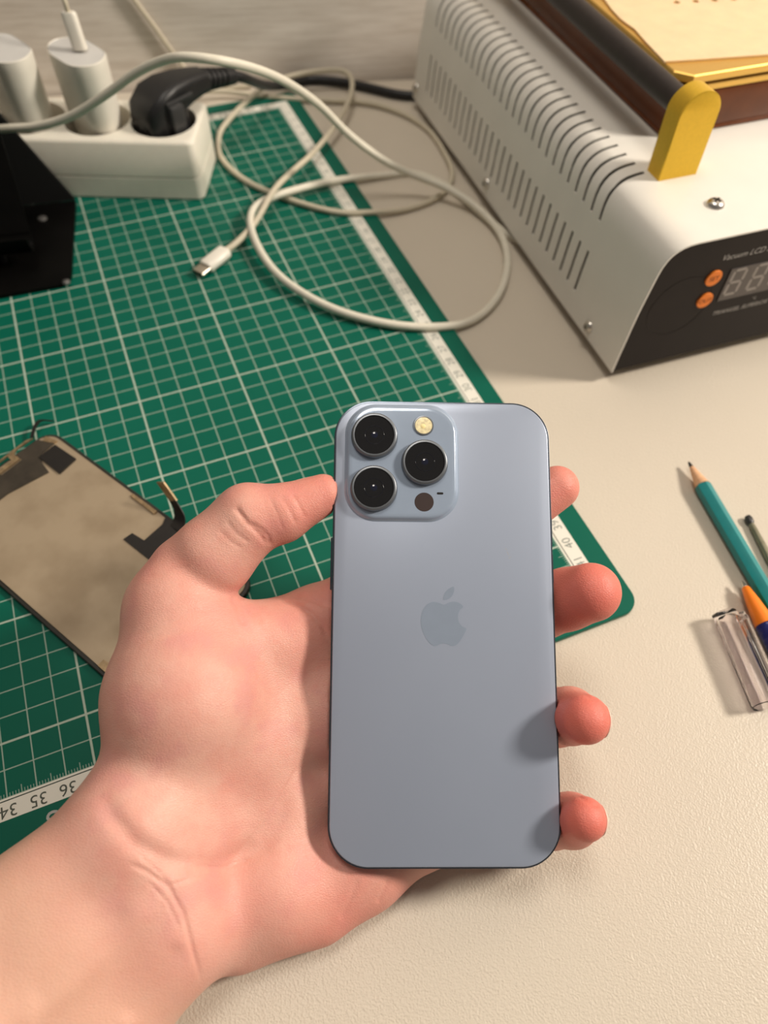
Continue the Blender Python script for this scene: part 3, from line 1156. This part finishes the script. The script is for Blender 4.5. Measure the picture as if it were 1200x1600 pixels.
rc = .0050
k0 = Vector((.6150, -.0335, ZD + rc + .0002))
dcap = (Vector((.6042, -.0716, 0)) - Vector((.6140, -.0345, 0))).normalized()
cap = empty('pen_cap', 'empty clear plastic pen cap with clip, leftmost of the writing things', 'cap', frame(k0, None, (0, 0, 1), dcap))
bm = bmesh.new()
n = 32
loft(bm, [circ(.0030, n, 0), circ(.0044, n, .0006), circ(.0050, n, .0020), circ(.0050, n, .0385), circ(.0047, n, .0395), circ(.0040, n, .0390), circ(.0039, n, .0040), circ(.0028, n, .0026)])
from_bm('cap_shell', bm, M['clear_plastic'], cap, angle=40)
bm = bmesh.new()
box(bm, (.0068, .0012, .0200), (.0012, .0034, .0340), .0005)
box(bm, (.0057, .0012, .0032), (.0022, .0034, .0030), .0004)
from_bm('clip', bm, M['clear_plastic'], cap)
bm = bmesh.new()
box(bm, (-.0031, .0010, .0012), (.0040, .0046, .0014), .0005, T=Matrix.Rotation(.2, 4, 'X'))
from_bm('end_plug', bm, M['graphite'], cap)

pr0 = Vector((.6565, .0030, ZD + .0018))
dpr = (Vector((.6494, -.0201, 0)) - Vector((.6547, .0017, 0))).normalized()
prb = empty('metal_probe', 'thin grey-green metal probe with dark tip, right of the teal pencil', 'tool', frame(pr0, None, (0, 0, 1), dpr))
lathe('dark_tip', [(.0006, -.0004), (.0013, .0), (.0017, .0014), (.0016, .0032), (.0011, .0042)], M['graphite'], prb)
lathe('shaft', [(.0011, .0040), (.0013, .0060), (.0016, .020), (.0017, .12), (.0014, .121)], M['probe_grey'], prb)

# ------------------------------------------------------------------ held phone
PR = [[0.92924, 0.33914, -0.14663], [-0.36913, 0.83498, -0.40809], [-0.01597, 0.43334, 0.90109]]
PO = (.492727, -.019039, .055689)
Pm = Matrix(((*PR[0], PO[0]), (*PR[1], PO[1]), (*PR[2], PO[2]), (0, 0, 0, 1)))
MMm = Matrix.Diagonal((.001, .001, .001, 1))
phone = empty('smartphone', 'pale blue smartphone with triple camera and apple emblem, held back side up in the hand', 'phone', Pm)
W_, H_ = 71.5, 146.7


def pmm(name, loops, m, parent=None, angle=35, **kw):
    bm = bmesh.new()
    loft(bm, [[(x * .001, y * .001, z * .001) for x, y, z in lp] for lp in loops], **kw)
    return from_bm(name, bm, m, parent or phone, angle=angle)


pmm('phone_frame', [rrect(W_ - 1.4, H_ - 1.4, 11.9, 16, -7.65), rrect(W_ - .5, H_ - .5, 12.3, 16, -7.4), rrect(W_, H_, 12.5, 16, -6.9),
                    rrect(W_, H_, 12.5, 16, -.75), rrect(W_ - .25, H_ - .25, 12.4, 16, -.3), rrect(W_ - .8, H_ - .8, 12.1, 16, -.22)], M['phone_frame'], angle=50)
pmm('back_glass', [rrect(W_ - 1.2, H_ - 1.2, 11.9, 16, -.5), rrect(W_ - 1.2, H_ - 1.2, 11.9, 16, -.22), rrect(W_ - 1.35, H_ - 1.35, 11.8, 16, -.08), rrect(W_ - 1.8, H_ - 1.8, 11.6, 16, 0)],
    M['glass_blue'], angle=60)
pmm('side_button', [rrect(.9, 17, .4, 4, -5.4, -35.9, 19), rrect(.9, 17, .4, 4, -2.6, -35.9, 19)], M['phone_frame'])
for yy in (30, 18):
    pmm('volume_button', [rrect(.9, 9.5, .4, 4, -5.4, 35.9, yy), rrect(.9, 9.5, .4, 4, -2.6, 35.9, yy)], M['phone_frame'])
pmm('mute_switch', [rrect(.8, 5.5, .3, 4, -5.0, 35.85, 41), rrect(.8, 5.5, .3, 4, -3.0, 35.85, 41)], M['phone_frame'])
cxp, cyp = -13.4, 52.3
pmm('camera_plateau', [rrect(37.9, 39.9, 10.6, 14, -.1, cxp, cyp), rrect(37.4, 39.4, 10.4, 14, .05, cxp, cyp), rrect(36.4, 38.4, 9.9, 14, .35, cxp, cyp), rrect(35.8, 37.8, 9.6, 14, .9, cxp, cyp),
                       rrect(35.2, 37.2, 9.3, 14, 1.25, cxp, cyp), rrect(34.0, 36.0, 8.7, 14, 1.45, cxp, cyp), rrect(32, 34, 7.7, 14, 1.5, cxp, cyp)], M['glass_polished'], angle=60)
for (lx, ly) in ((-22.5, 60.7), (-22.55, 43.1), (-6.05, 51.9)):
    ring = pmm('lens_ring', [circ(7.7, 48, 1.4, lx, ly), circ(7.65, 48, 2.0, lx, ly), circ(7.45, 48, 3.1, lx, ly), circ(7.3, 48, 3.4, lx, ly), circ(7.0, 48, 3.55, lx, ly), circ(6.55, 48, 3.55, lx, ly), circ(6.45, 48, 3.1, lx, ly)], M['lens_ring'], angle=40)
    pmm('lens_glass', [circ(6.45, 48, 2.9, lx, ly), circ(6.45, 48, 3.2, lx, ly), circ(4.0, 48, 3.24, lx, ly), circ(1., 48, 3.26, lx, ly)], M['lens_black'], ring)
    bm = bmesh.new()
    tube(bm, [((lx + 3.1 * math.cos(a)) * .001, (ly + 3.1 * math.sin(a)) * .001, .00325) for a in np.linspace(0, 2 * PI, 33)], .00008, 6, 1, 0)
    from_bm('lens_iris', bm, M['lens_inner'], ring)
    pmm('lens_element', [circ(1.2, 28, 3.22, lx, ly), circ(.9, 28, 3.34, lx, ly), circ(.35, 28, 3.4, lx, ly)], M['lens_blue'], ring)
fo = pmm('flash', [circ(3.35, 32, 1.45, -6.3, 64.5), circ(3.3, 32, 1.8, -6.3, 64.5), circ(2.95, 32, 1.85, -6.3, 64.5), circ(2.9, 32, 1.65, -6.3, 64.5)], M['lens_ring'])
pmm('flash_lens', [circ(2.9, 32, 1.6, -6.3, 64.5), circ(2.8, 32, 1.8, -6.3, 64.5), circ(1.5, 32, 1.9, -6.3, 64.5), circ(.5, 32, 1.9, -6.3, 64.5)], M['flash'], fo)
pmm('flash_core', [circ(.9, 16, 1.88, -6.5, 64.2), circ(.5, 16, 2.05, -6.5, 64.2)], M['flash_core'], fo)
pmm('depth_sensor', [circ(3.15, 36, 1.45, -6.2, 38.9), circ(3.1, 36, 1.54, -6.2, 38.9)], M['lidar'])
pmm('microphone_slot', [rrect(2.2, .8, .38, 4, 1.47, -1.0, 41.8), rrect(2.1, .7, .34, 4, 1.53, -1.0, 41.8)], M['dark_recess'])
# apple emblem, flat inlay, from a hand-drawn half outline in millimetres
ap = [(0.2, 5.35), (1.6, 6.0), (3.2, 6.35), (4.9, 6.0), (6.3, 4.75), (5.1, 3.5), (4.6, 1.6), (5.0, -.2), (6.0, -1.5), (7.2, -2.2), (6.4, -4.2), (5.2, -6.0), (3.9, -7.3), (2.4, -7.55), (1.1, -7.0), (0, -6.8),
      (-1.1, -7.0), (-2.4, -7.55), (-3.9, -7.2), (-5.4, -5.6), (-6.6, -3.2), (-7.2, -.6), (-7.1, 2.0), (-6.2, 4.3), (-4.6, 5.8), (-2.9, 6.25), (-1.3, 5.85)]
leaf = [(0.0, 6.9), (1.4, 7.1), (2.7, 8.1), (3.4, 9.6), (3.35, 11.1), (2.0, 10.6), (.8, 9.6), (.1, 8.2)]


def spl(pts, sharp=()):
    P = [Vector((x, y, 0)) for x, y in pts]
    n = len(P)
    out = []
    for i in range(n):
        a, b_, c, d = P[i - 1], P[i], P[(i + 1) % n], P[(i + 2) % n]
        for k_ in range(5):
            t = k_ / 5
            q = .5 * ((2 * b_) + (c - a) * t + (2 * a - 5 * b_ + 4 * c - d) * t * t + (3 * b_ - a - 3 * c + d) * t ** 3)
            out.append((q.x, q.y))
    return out


lg_ = empty('apple_emblem', '', '')
bpy.data.objects.remove(lg_)
bm = bmesh.new()
for pts in (spl(ap), spl(leaf)):
    loft(bm, [[(x * 1.0 * .001, (y + .6) * .001, z) for x, y in pts] for z in (-.00005, .00004)])
me = bpy.data.meshes.new('apple_emblem')
bmesh.ops.recalc_face_normals(bm, faces=bm.faces)
bm.to_mesh(me)
bm.free()
finish('apple_emblem', me, M['logo_blue'], phone, smooth=False)
# scuffs on the glass
bm = bmesh.new()
for (x, y, a, l) in ((21.0, 22.6, 2.0, 1.3), (21.6, 21.2, .6, .8), (20.5, 24.0, 2.3, .7)):
    box(bm, (0, 0, 0), (l * .001, .00014, .00002), T=Matrix.Translation((x * .001, y * .001, .00001)) @ Matrix.Rotation(a, 4, 'Z'))
from_bm('scuff', bm, M['print_white'], phone, smooth=False)

# ------------------------------------------------------------------ hand (phone frame, millimetres)
HN = {
 'fa0': (-144.0, -97.3, 22.0, 19.6),
 'fa1': (-112.4, -75.8, 12.0, 15.2),
 'fa2': (-93.0, -61.0, 6.0, 18.1),
 'fb0': (-113.1, -128.1, 20.0, 21.0),
 'fb1': (-101.4, -110.5, 10.0, 19.8),
 'fb2': (-81.6, -88.3, 3.0, 17.5),
 'fc0': (-128.4, -112.1, 22.0, 24.0),
 'fc1': (-108.1, -90.3, 11.0, 20.0),
 'fc2': (-86.3, -75.2, 3.0, 18.0),
 'th0': (-84.8, -44.1, -6.0, 19.1),
 'th1': (-81.5, -23.8, -3.0, 22.4),
 'th2': (-85.5, 3.6, -6.0, 14.8),
 'th3': (-83.4, 16.8, -6.0, 10.8),
 't1': (-74.4, 21.3, -4.0, 13.1),
 't2': (-63.1, 33.1, -2.0, 11.6),
 't3': (-52.7, 35.2, -2.0, 9.4),
 't4': (-39.2, 41.9, -3.0, 6.7),
 'pi0': (-86.7, -69.1, -4.0, 17.0),
 'pi1': (-61.2, -21.4, -18.0, 13.0),
 'pi2': (-40.9, 0.6, -20.0, 10.5),
 'pm1': (-54.6, -37.3, -21.0, 12.0),
 'pm2': (-18.2, -18.3, -22.0, 11.5),
 'pr1': (-47.8, -57.9, -22.0, 12.0),
 'pr2': (-9.4, -41.5, -22.0, 11.0),
 'hy0': (-71.4, -87.2, -5.0, 13.2),
 'hy1': (-52.4, -82.6, -11.0, 14.4),
 'hy2': (-26.3, -77.2, -20.0, 13.4),
 'hy3': (-4.5, -66.9, -21.0, 11.8),
 'hyb': (-62.4, -95.0, -9.0, 8.2),
 'hyc': (-39.1, -88.5, -14.0, 9.3),
 'i1': (-15.5, 17.2, -20.0, 11.1),
 'i2': (17.7, 30.8, -19.0, 9.3),
 'i3': (41.8, 47.6, -15.5, 7.7),
 'm1': (8.3, -7.4, -22.0, 10.0),
 'm2': (37.3, 5.5, -20.0, 9.5),
 'm3': (42.5, 8.5, -11.0, 10.1),
 'm4': (48.4, 10.4, -2.5, 9.6),
 'r1': (16.7, -35.2, -22.0, 9.8),
 'r2': (40.7, -30.8, -21.0, 9.4),
 'r3': (41.9, -29.2, -9.0, 8.8),
 'r4': (42.6, -28.8, 5.5, 7.5),
 'k1': (20.1, -63.6, -20.0, 9.0),
 'k2': (36.9, -63.7, -19.0, 8.6),
 'k3': (41.3, -61.4, -9.0, 8.0),
 'k4': (42.0, -58.3, 3.0, 6.6),
 'w1': (-72.4, -7.3, -9.0, 12.9),
 'w2': (-55.9, -6.5, -17.0, 13.1),
 'c1': (-62.4, -40.9, -17.0, 15.0),
 'c2': (-51.6, -59.3, -19.0, 14.0),
 'c3': (-35.4, -31.0, -21.0, 12.0),
}
HCH = [('F', 9, ['fa0 fa1', 'fa1 fa2', 'fb0 fb1', 'fb1 fb2', 'fc0 fc1', 'fc1 fc2', 'fc2 pi0', 'fd0 fc0', 'fe0 fa0', 'ff0 fb0']),
       ('H', 10, ['fa2 th0', 'th0 th1', 'th1 th2', 'th2 th3', 'pi0 pi1', 'pi1 pi2', 'pi0 pm1', 'pm1 pm2', 'pi0 pr1', 'pr1 pr2',
                  'fb2 hy0', 'hy0 hy1', 'hy1 hy2', 'hy2 hy3', 'hy0 hyb', 'hyb hyc', 'hyc hy2', 'th2 w1', 'w1 w2', 'w2 pi2',
                  'th1 c1', 'c1 c2', 'c1 c3', 'c3 pi2', 'c2 hy1', 'w1 c1', 'pi1 c3', 'c3 pm2']),
       ('T', 3, ['th3 t1', 't1 t2', 't2 t3', 't3 t4']),
       ('I', 4, ['pi2 i1', 'i1 i2', 'i2 i3']),
       ('M', 4, ['pm2 m1', 'm1 m2', 'm2 m3', 'm3 m4']),
       ('R', 4, ['pr2 r1', 'r1 r2', 'r2 r3', 'r3 r4']),
       ('K', 4, ['hy3 k1', 'k1 k2', 'k2 k3', 'k3 k4'])]
HN['fd0'] = (-186, -165, 50, 29)
HN['fe0'] = (-200, -148, 50, 24)
HN['ff0'] = (-168, -182, 48, 24)
HNv = {k_: (np.array(v[:3]), v[3]) for k_, v in HN.items()}


def cone_d(P, a, b, ra, rb):
    ba = b - a
    l2 = ba @ ba
    rr_ = ra - rb
    a2 = l2 - rr_ * rr_
    il2 = 1 / l2
    pa_ = P - a
    y = pa_ @ ba
    z = y - l2
    x = pa_ * l2 - y[..., None] * ba
    x2 = (x * x).sum(-1)
    y2 = y * y * l2
    z2 = z * z * l2
    k = np.sign(rr_) * rr_ * rr_ * x2
    d = (np.sqrt(x2 * a2 * il2) + y * rr_) * il2 - ra
    c1 = np.sign(z) * a2 * z2 > k
    d = np.where(c1, np.sqrt(x2 + z2) * il2 - rb, d)
    return np.where((np.sign(y) * a2 * y2 < k) & ~c1, np.sqrt(x2 + y2) * il2 - ra, d)


def smin(a, b, k):
    h = np.maximum(k - abs(a - b), 0) / k
    return np.minimum(a, b) - h * h * h * k / 6


PRn, POn = np.array(PR), np.array(PO)
DROW = PRn[2]


def hand_sdf(P):
    G = {}
    for g, k, segs in HCH:
        d = None
        for s in segs:
            a, b = s.split()
            e = cone_d(P, HNv[a][0], HNv[b][0], HNv[a][1], HNv[b][1])
            d = e if d is None else smin(d, e, k)
        G[g] = d
    d = smin(G['F'], G['H'], 10)
    d = smin(d, G['T'], 4)
    for g in 'IMRK':
        d = smin(d, G[g], 5)
    # pressed flat against the phone and the desk
    q = np.abs(P - np.array([0, 0, -3.9])) - np.array([W_ / 2 - 12.4, H_ / 2 - 12.4, 4.0 - .2])
    qx = np.maximum(q, 0)
    box_d = np.where(q[..., 2] > 0, np.maximum(np.hypot(qx[..., 0], qx[..., 1]) - 12.45, 0), np.hypot(qx[..., 0], qx[..., 1]) - 12.45)
    pd = np.maximum(box_d, q[..., 2])
    d = -smin(-d, pd - .12, .8)
    zw = P @ (DROW * 1.0) + POn[2] * 1000
    d = -smin(-d, zw - .35, 2.0)
    return d


def surface_nets(f, lo, h):
    nx, ny, nz = f.shape
    ins = f < 0
    c = np.stack([ins[i:nx - 1 + i, j:ny - 1 + j, k:nz - 1 + k] for i in (0, 1) for j in (0, 1) for k in (0, 1)])
    s = c.sum(0)
    act = (s > 0) & (s < 8)
    idx = -np.ones(act.shape, int)
    cells = np.argwhere(act)
    idx[act] = np.arange(len(cells))
    acc = np.zeros((len(cells), 3))
    cnt = np.zeros(len(cells))
    offs = [(i, j, k) for i in (0, 1) for j in (0, 1) for k in (0, 1)]
    for a in offs:
        for ax in range(3):
            if a[ax]:
                continue
            b = list(a)
            b[ax] = 1
            fa = f[cells[:, 0] + a[0], cells[:, 1] + a[1], cells[:, 2] + a[2]]
            fb = f[cells[:, 0] + b[0], cells[:, 1] + b[1], cells[:, 2] + b[2]]
            m = (fa < 0) != (fb < 0)
            t = np.where(m, fa / np.where(m, fa - fb, 1), 0)
            p = np.array(a, float)[None].repeat(len(cells), 0)
            p[:, ax] += t
            acc += p * m[:, None]
            cnt += m
    verts = lo + (cells + acc / cnt[:, None]) * h
    faces = []
    for ax in range(3):
        u, v = [(1, 2), (2, 0), (0, 1)][ax]
        A = ins[tuple(slice(None, -1) if i == ax else slice(None) for i in range(3))]
        B = ins[tuple(slice(1, None) if i == ax else slice(None) for i in range(3))]
        e = np.argwhere(A != B)
        e = e[(e[:, u] > 0) & (e[:, v] > 0) & (e[:, u] < f.shape[u] - 1) & (e[:, v] < f.shape[v] - 1)]
        sgn = A[e[:, 0], e[:, 1], e[:, 2]]
        q = []
        for du, dv in ((-1, -1), (0, -1), (0, 0), (-1, 0)):
            c_ = e.copy()
            c_[:, u] += du
            c_[:, v] += dv
            q.append(idx[c_[:, 0], c_[:, 1], c_[:, 2]])
        q = np.stack(q, 1)
        q[~sgn] = q[~sgn][:, ::-1]
        faces.append(q)
    return verts, np.concatenate(faces)


def grad(P, e=.25):
    g = np.zeros_like(P)
    for s in ((1, -1, -1), (-1, -1, 1), (-1, 1, -1), (1, 1, 1)):
        s = np.array(s, float)
        g += hand_sdf(P + s * e)[:, None] * s
    return g / np.maximum(np.linalg.norm(g, axis=1, keepdims=True), 1e-9)


hs = 2.0
lo_h = np.array([-214., -202., -44.])
nn = np.array([142, 136, 62])
ax_ = [lo_h[i] + hs * np.arange(nn[i]) for i in range(3)]
Gd = np.stack(np.meshgrid(*ax_, indexing='ij'), -1)
Fv = np.concatenate([hand_sdf(Gd[i:i + 12]) for i in range(0, nn[0], 12)])
hv, hf = surface_nets(Fv, lo_h, hs)
me = bpy.data.meshes.new('hand')
me.from_pydata([tuple(v) for v in hv], [], [tuple(int(i) for i in q) for q in hf])
tmp = bpy.data.objects.new('tmp', me)
C.objects.link(tmp)
sb = tmp.modifiers.new('s', 'SUBSURF')
sb.levels = 2
apply_mods(tmp)
me = tmp.data
bpy.data.objects.remove(tmp)
n = len(me.vertices)
V3 = np.empty(n * 3, np.float32)
me.vertices.foreach_get('co', V3)
V3 = V3.reshape(-1, 3).astype(float)
for _ in range(2):
    V3 -= grad(V3) * hand_sdf(V3)[:, None]
NN = grad(V3, .4)

# creases, folds and tendons: (polyline in the photograph's frame, width px, depth mm), pressed into the skin that faces the viewer
CAMf = 1162.8


def to_px(P):
    Wp = (P / 1000) @ PRn.T + POn
    q = (Wp - CAM_P) @ CAM_R.T
    return np.stack([CAMf * q[:, 0] / q[:, 2] + 600, CAMf * q[:, 1] / q[:, 2] + 800], 1)


PX = to_px(V3)
camph = PRn.T @ (CAM_P - POn) * 1000
fac = ((camph - V3) * NN).sum(1) / np.linalg.norm(camph - V3, axis=1)
CRE = [([(366, 790), (373, 800), (387, 818), (405, 834), (421, 856)], 4.5, .55), ([(388, 815), (407, 826), (419, 838), (424, 856)], 3.5, .35),
       ([(352, 812), (368, 832), (392, 850)], 3, .22), ([(340, 826), (360, 846), (380, 858)], 3, .18),
       ([(437, 772), (452, 795), (464, 822)], 3.5, .22), ([(455, 768), (468, 790), (478, 812)], 3, .18), ([(420, 775), (432, 800), (444, 832)], 3, .15),
       ([(362, 930), (374, 952), (382, 980)], 5, .5), ([(378, 938), (396, 958), (410, 975)], 5, .35),
       ([(430, 934), (462, 944), (486, 958), (503, 976), (516, 1005)], 4.0, .6), ([(452, 930), (480, 934), (514, 948)], 4, .35),
       ([(200, 1000), (250, 978), (300, 955), (345, 950)], 4, .22), ([(190, 1022), (240, 996), (290, 984)], 3.5, .15), ([(225, 905), (262, 893), (300, 884)], 3.5, .15),
       ([(192, 1345), (230, 1362), (262, 1385), (286, 1425), (300, 1480), (318, 1545)], 4.0, .42), ([(215, 1335), (252, 1366), (276, 1400)], 3, .22),
       ([(226, 1372), (262, 1410), (285, 1460)], 3, .2), ([(150, 1222), (175, 1275), (212, 1318), (268, 1346), (350, 1353), (408, 1322), (440, 1275), (462, 1215)], 17, 1.1),
       ([(366, 1345), (408, 1290), (443, 1240), (470, 1190)], 3, .3), ([(300, 1352), (352, 1356), (392, 1340)], 3, .35),
       ([(262, 1385), (300, 1372), (352, 1366)], 3, .2), ([(560, 1372), (548, 1405), (530, 1440)], 5, .25), ([(608, 1372), (600, 1392), (588, 1412)], 4, .3),
       ([(255, 1395), (170, 1480), (80, 1565), (20, 1620)], 22, -.8), ([(205, 1410), (120, 1500), (40, 1570)], 20, .45), ([(285, 1470), (240, 1530), (190, 1600)], 14, .5),
       ([(895, 1074), (912, 1082), (922, 1090), (938, 1094)], 3.5, .35), ([(897, 1240), (915, 1250), (925, 1256), (940, 1262)], 3.5, .3)]
disp = np.zeros(n)
for pts, wd, dep in CRE:
    best = np.full(n, 1e9)
    tt = np.zeros(n)
    pts = [np.array(p, float) for p in pts]
    m_ = len(pts) - 1
    for i in range(m_):
        a, b = pts[i], pts[i + 1]
        ab = b - a
        t = np.clip(((PX - a) @ ab) / (ab @ ab), 0, 1)
        dd_ = np.hypot(*(PX - a - t[:, None] * ab).T)
        tt = np.where(dd_ < best, (i + t) / m_, tt)
        best = np.minimum(best, dd_)
    fade = np.clip(np.minimum(tt, 1 - tt) * 6, 0, 1)
    fade = fade * fade * (3 - 2 * fade)
    disp += dep * np.exp(-(best / wd) ** 2) * fade
disp *= np.clip((fac - .05) * 4, 0, 1)
V3 -= NN * disp[:, None]
fl = np.zeros(n)
for nm, rad, amt in (('t4', 17, .50), ('t3', 14, .30), ('i3', 17, .6), ('m4', 22, .95), ('m3', 16, .7), ('r4', 14, 1.0), ('r3', 12, .7), ('k4', 13, 1.0), ('k3', 11, .7),
                     ('hyc', 20, .38), ('hy2', 18, .42), ('hy1', 17, .18), ('th3', 18, .22), ('pi2', 20, .40)):
    dd_ = np.linalg.norm(V3 - HNv[nm][0], axis=1)
    fl = np.maximum(fl, amt * np.exp(-(dd_ / rad) ** 4 * .7))
# knuckle side of the tips is paler than the pads
me.vertices.foreach_set('co', (V3 / 1000).astype(np.float32).ravel())
at = me.attributes.new('flush', 'FLOAT', 'POINT')
at.data.foreach_set('value', fl.astype(np.float32))
at2 = me.attributes.new('tan', 'FLOAT', 'POINT')
at2.data.foreach_set('value', np.clip((-(V3[:, 0] * .75 + V3[:, 1] * .66) - 112) / 22, 0, 1).astype(np.float32))
me.update()
hand = finish('hand', me, M['skin'], None, smooth=False)
me.polygons.foreach_set('use_smooth', [True] * len(me.polygons))
hand.matrix_world = Pm
tag(hand, 'bare left hand and forearm, palm up, holding the blue phone between thumb and curled fingers', 'hand')


def nail(nm0, nm1, dors, r, ln, wd, s0):
    c = Vector(HNv[nm1][0])
    axv = (c - Vector(HNv[nm0][0])).normalized()
    dv = Vector(dors)
    dv = (dv - axv * dv.dot(axv)).normalized()
    sv = axv.cross(dv)
    bm = bmesh.new()
    na, ns = 10, 8
    pts = []
    for j in range(ns + 1):
        s = -ln + ln * j / ns
        for i in range(na + 1):
            e = i / na * 2 - 1
            tap = 1 - .25 * (j / ns) ** 3
            ed = -.16 * ln * abs(e) ** 3 * (j / ns)
            pts.append(c + axv * (s + s0 + ed) + (dv * math.cos(wd * e * tap) + sv * math.sin(wd * e * tap)) * r)
    p = np.array(pts)
    for _ in range(3):
        p = p - grad(p, .4) * hand_sdf(p)[:, None]
    p = p + grad(p, .4) * .14
    bv = [bm.verts.new(Vector(q) * .001) for q in p]
    rows = [bv[j * (na + 1):(j + 1) * (na + 1)] for j in range(ns + 1)]
    for a_, b_ in zip(rows, rows[1:]):
        for i in range(na):
            bm.faces.new((a_[i], a_[i + 1], b_[i + 1], b_[i]))
    o = from_bm('fingernail', bm, M['nail'], hand)
    so_ = o.modifiers.new('s', 'SOLIDIFY')
    so_.thickness = .00025
    so_.offset = 0
    apply_mods(o)


nail('t3', 't4', (0, .8, -1), 7.5, 11, .95, 5.0)
nail('i2', 'i3', (.3, .3, -1), 8.0, 10, .85, 5.5)
nail('m3', 'm4', (1, -.2, -.9), 9.6, 10, .75, 5.5)
nail('r3', 'r4', (1, -.1, -.2), 8.0, 9.5, .75, 5.0)
nail('k3', 'k4', (1, -.1, -.2), 7.1, 8.5, .75, 4.5)
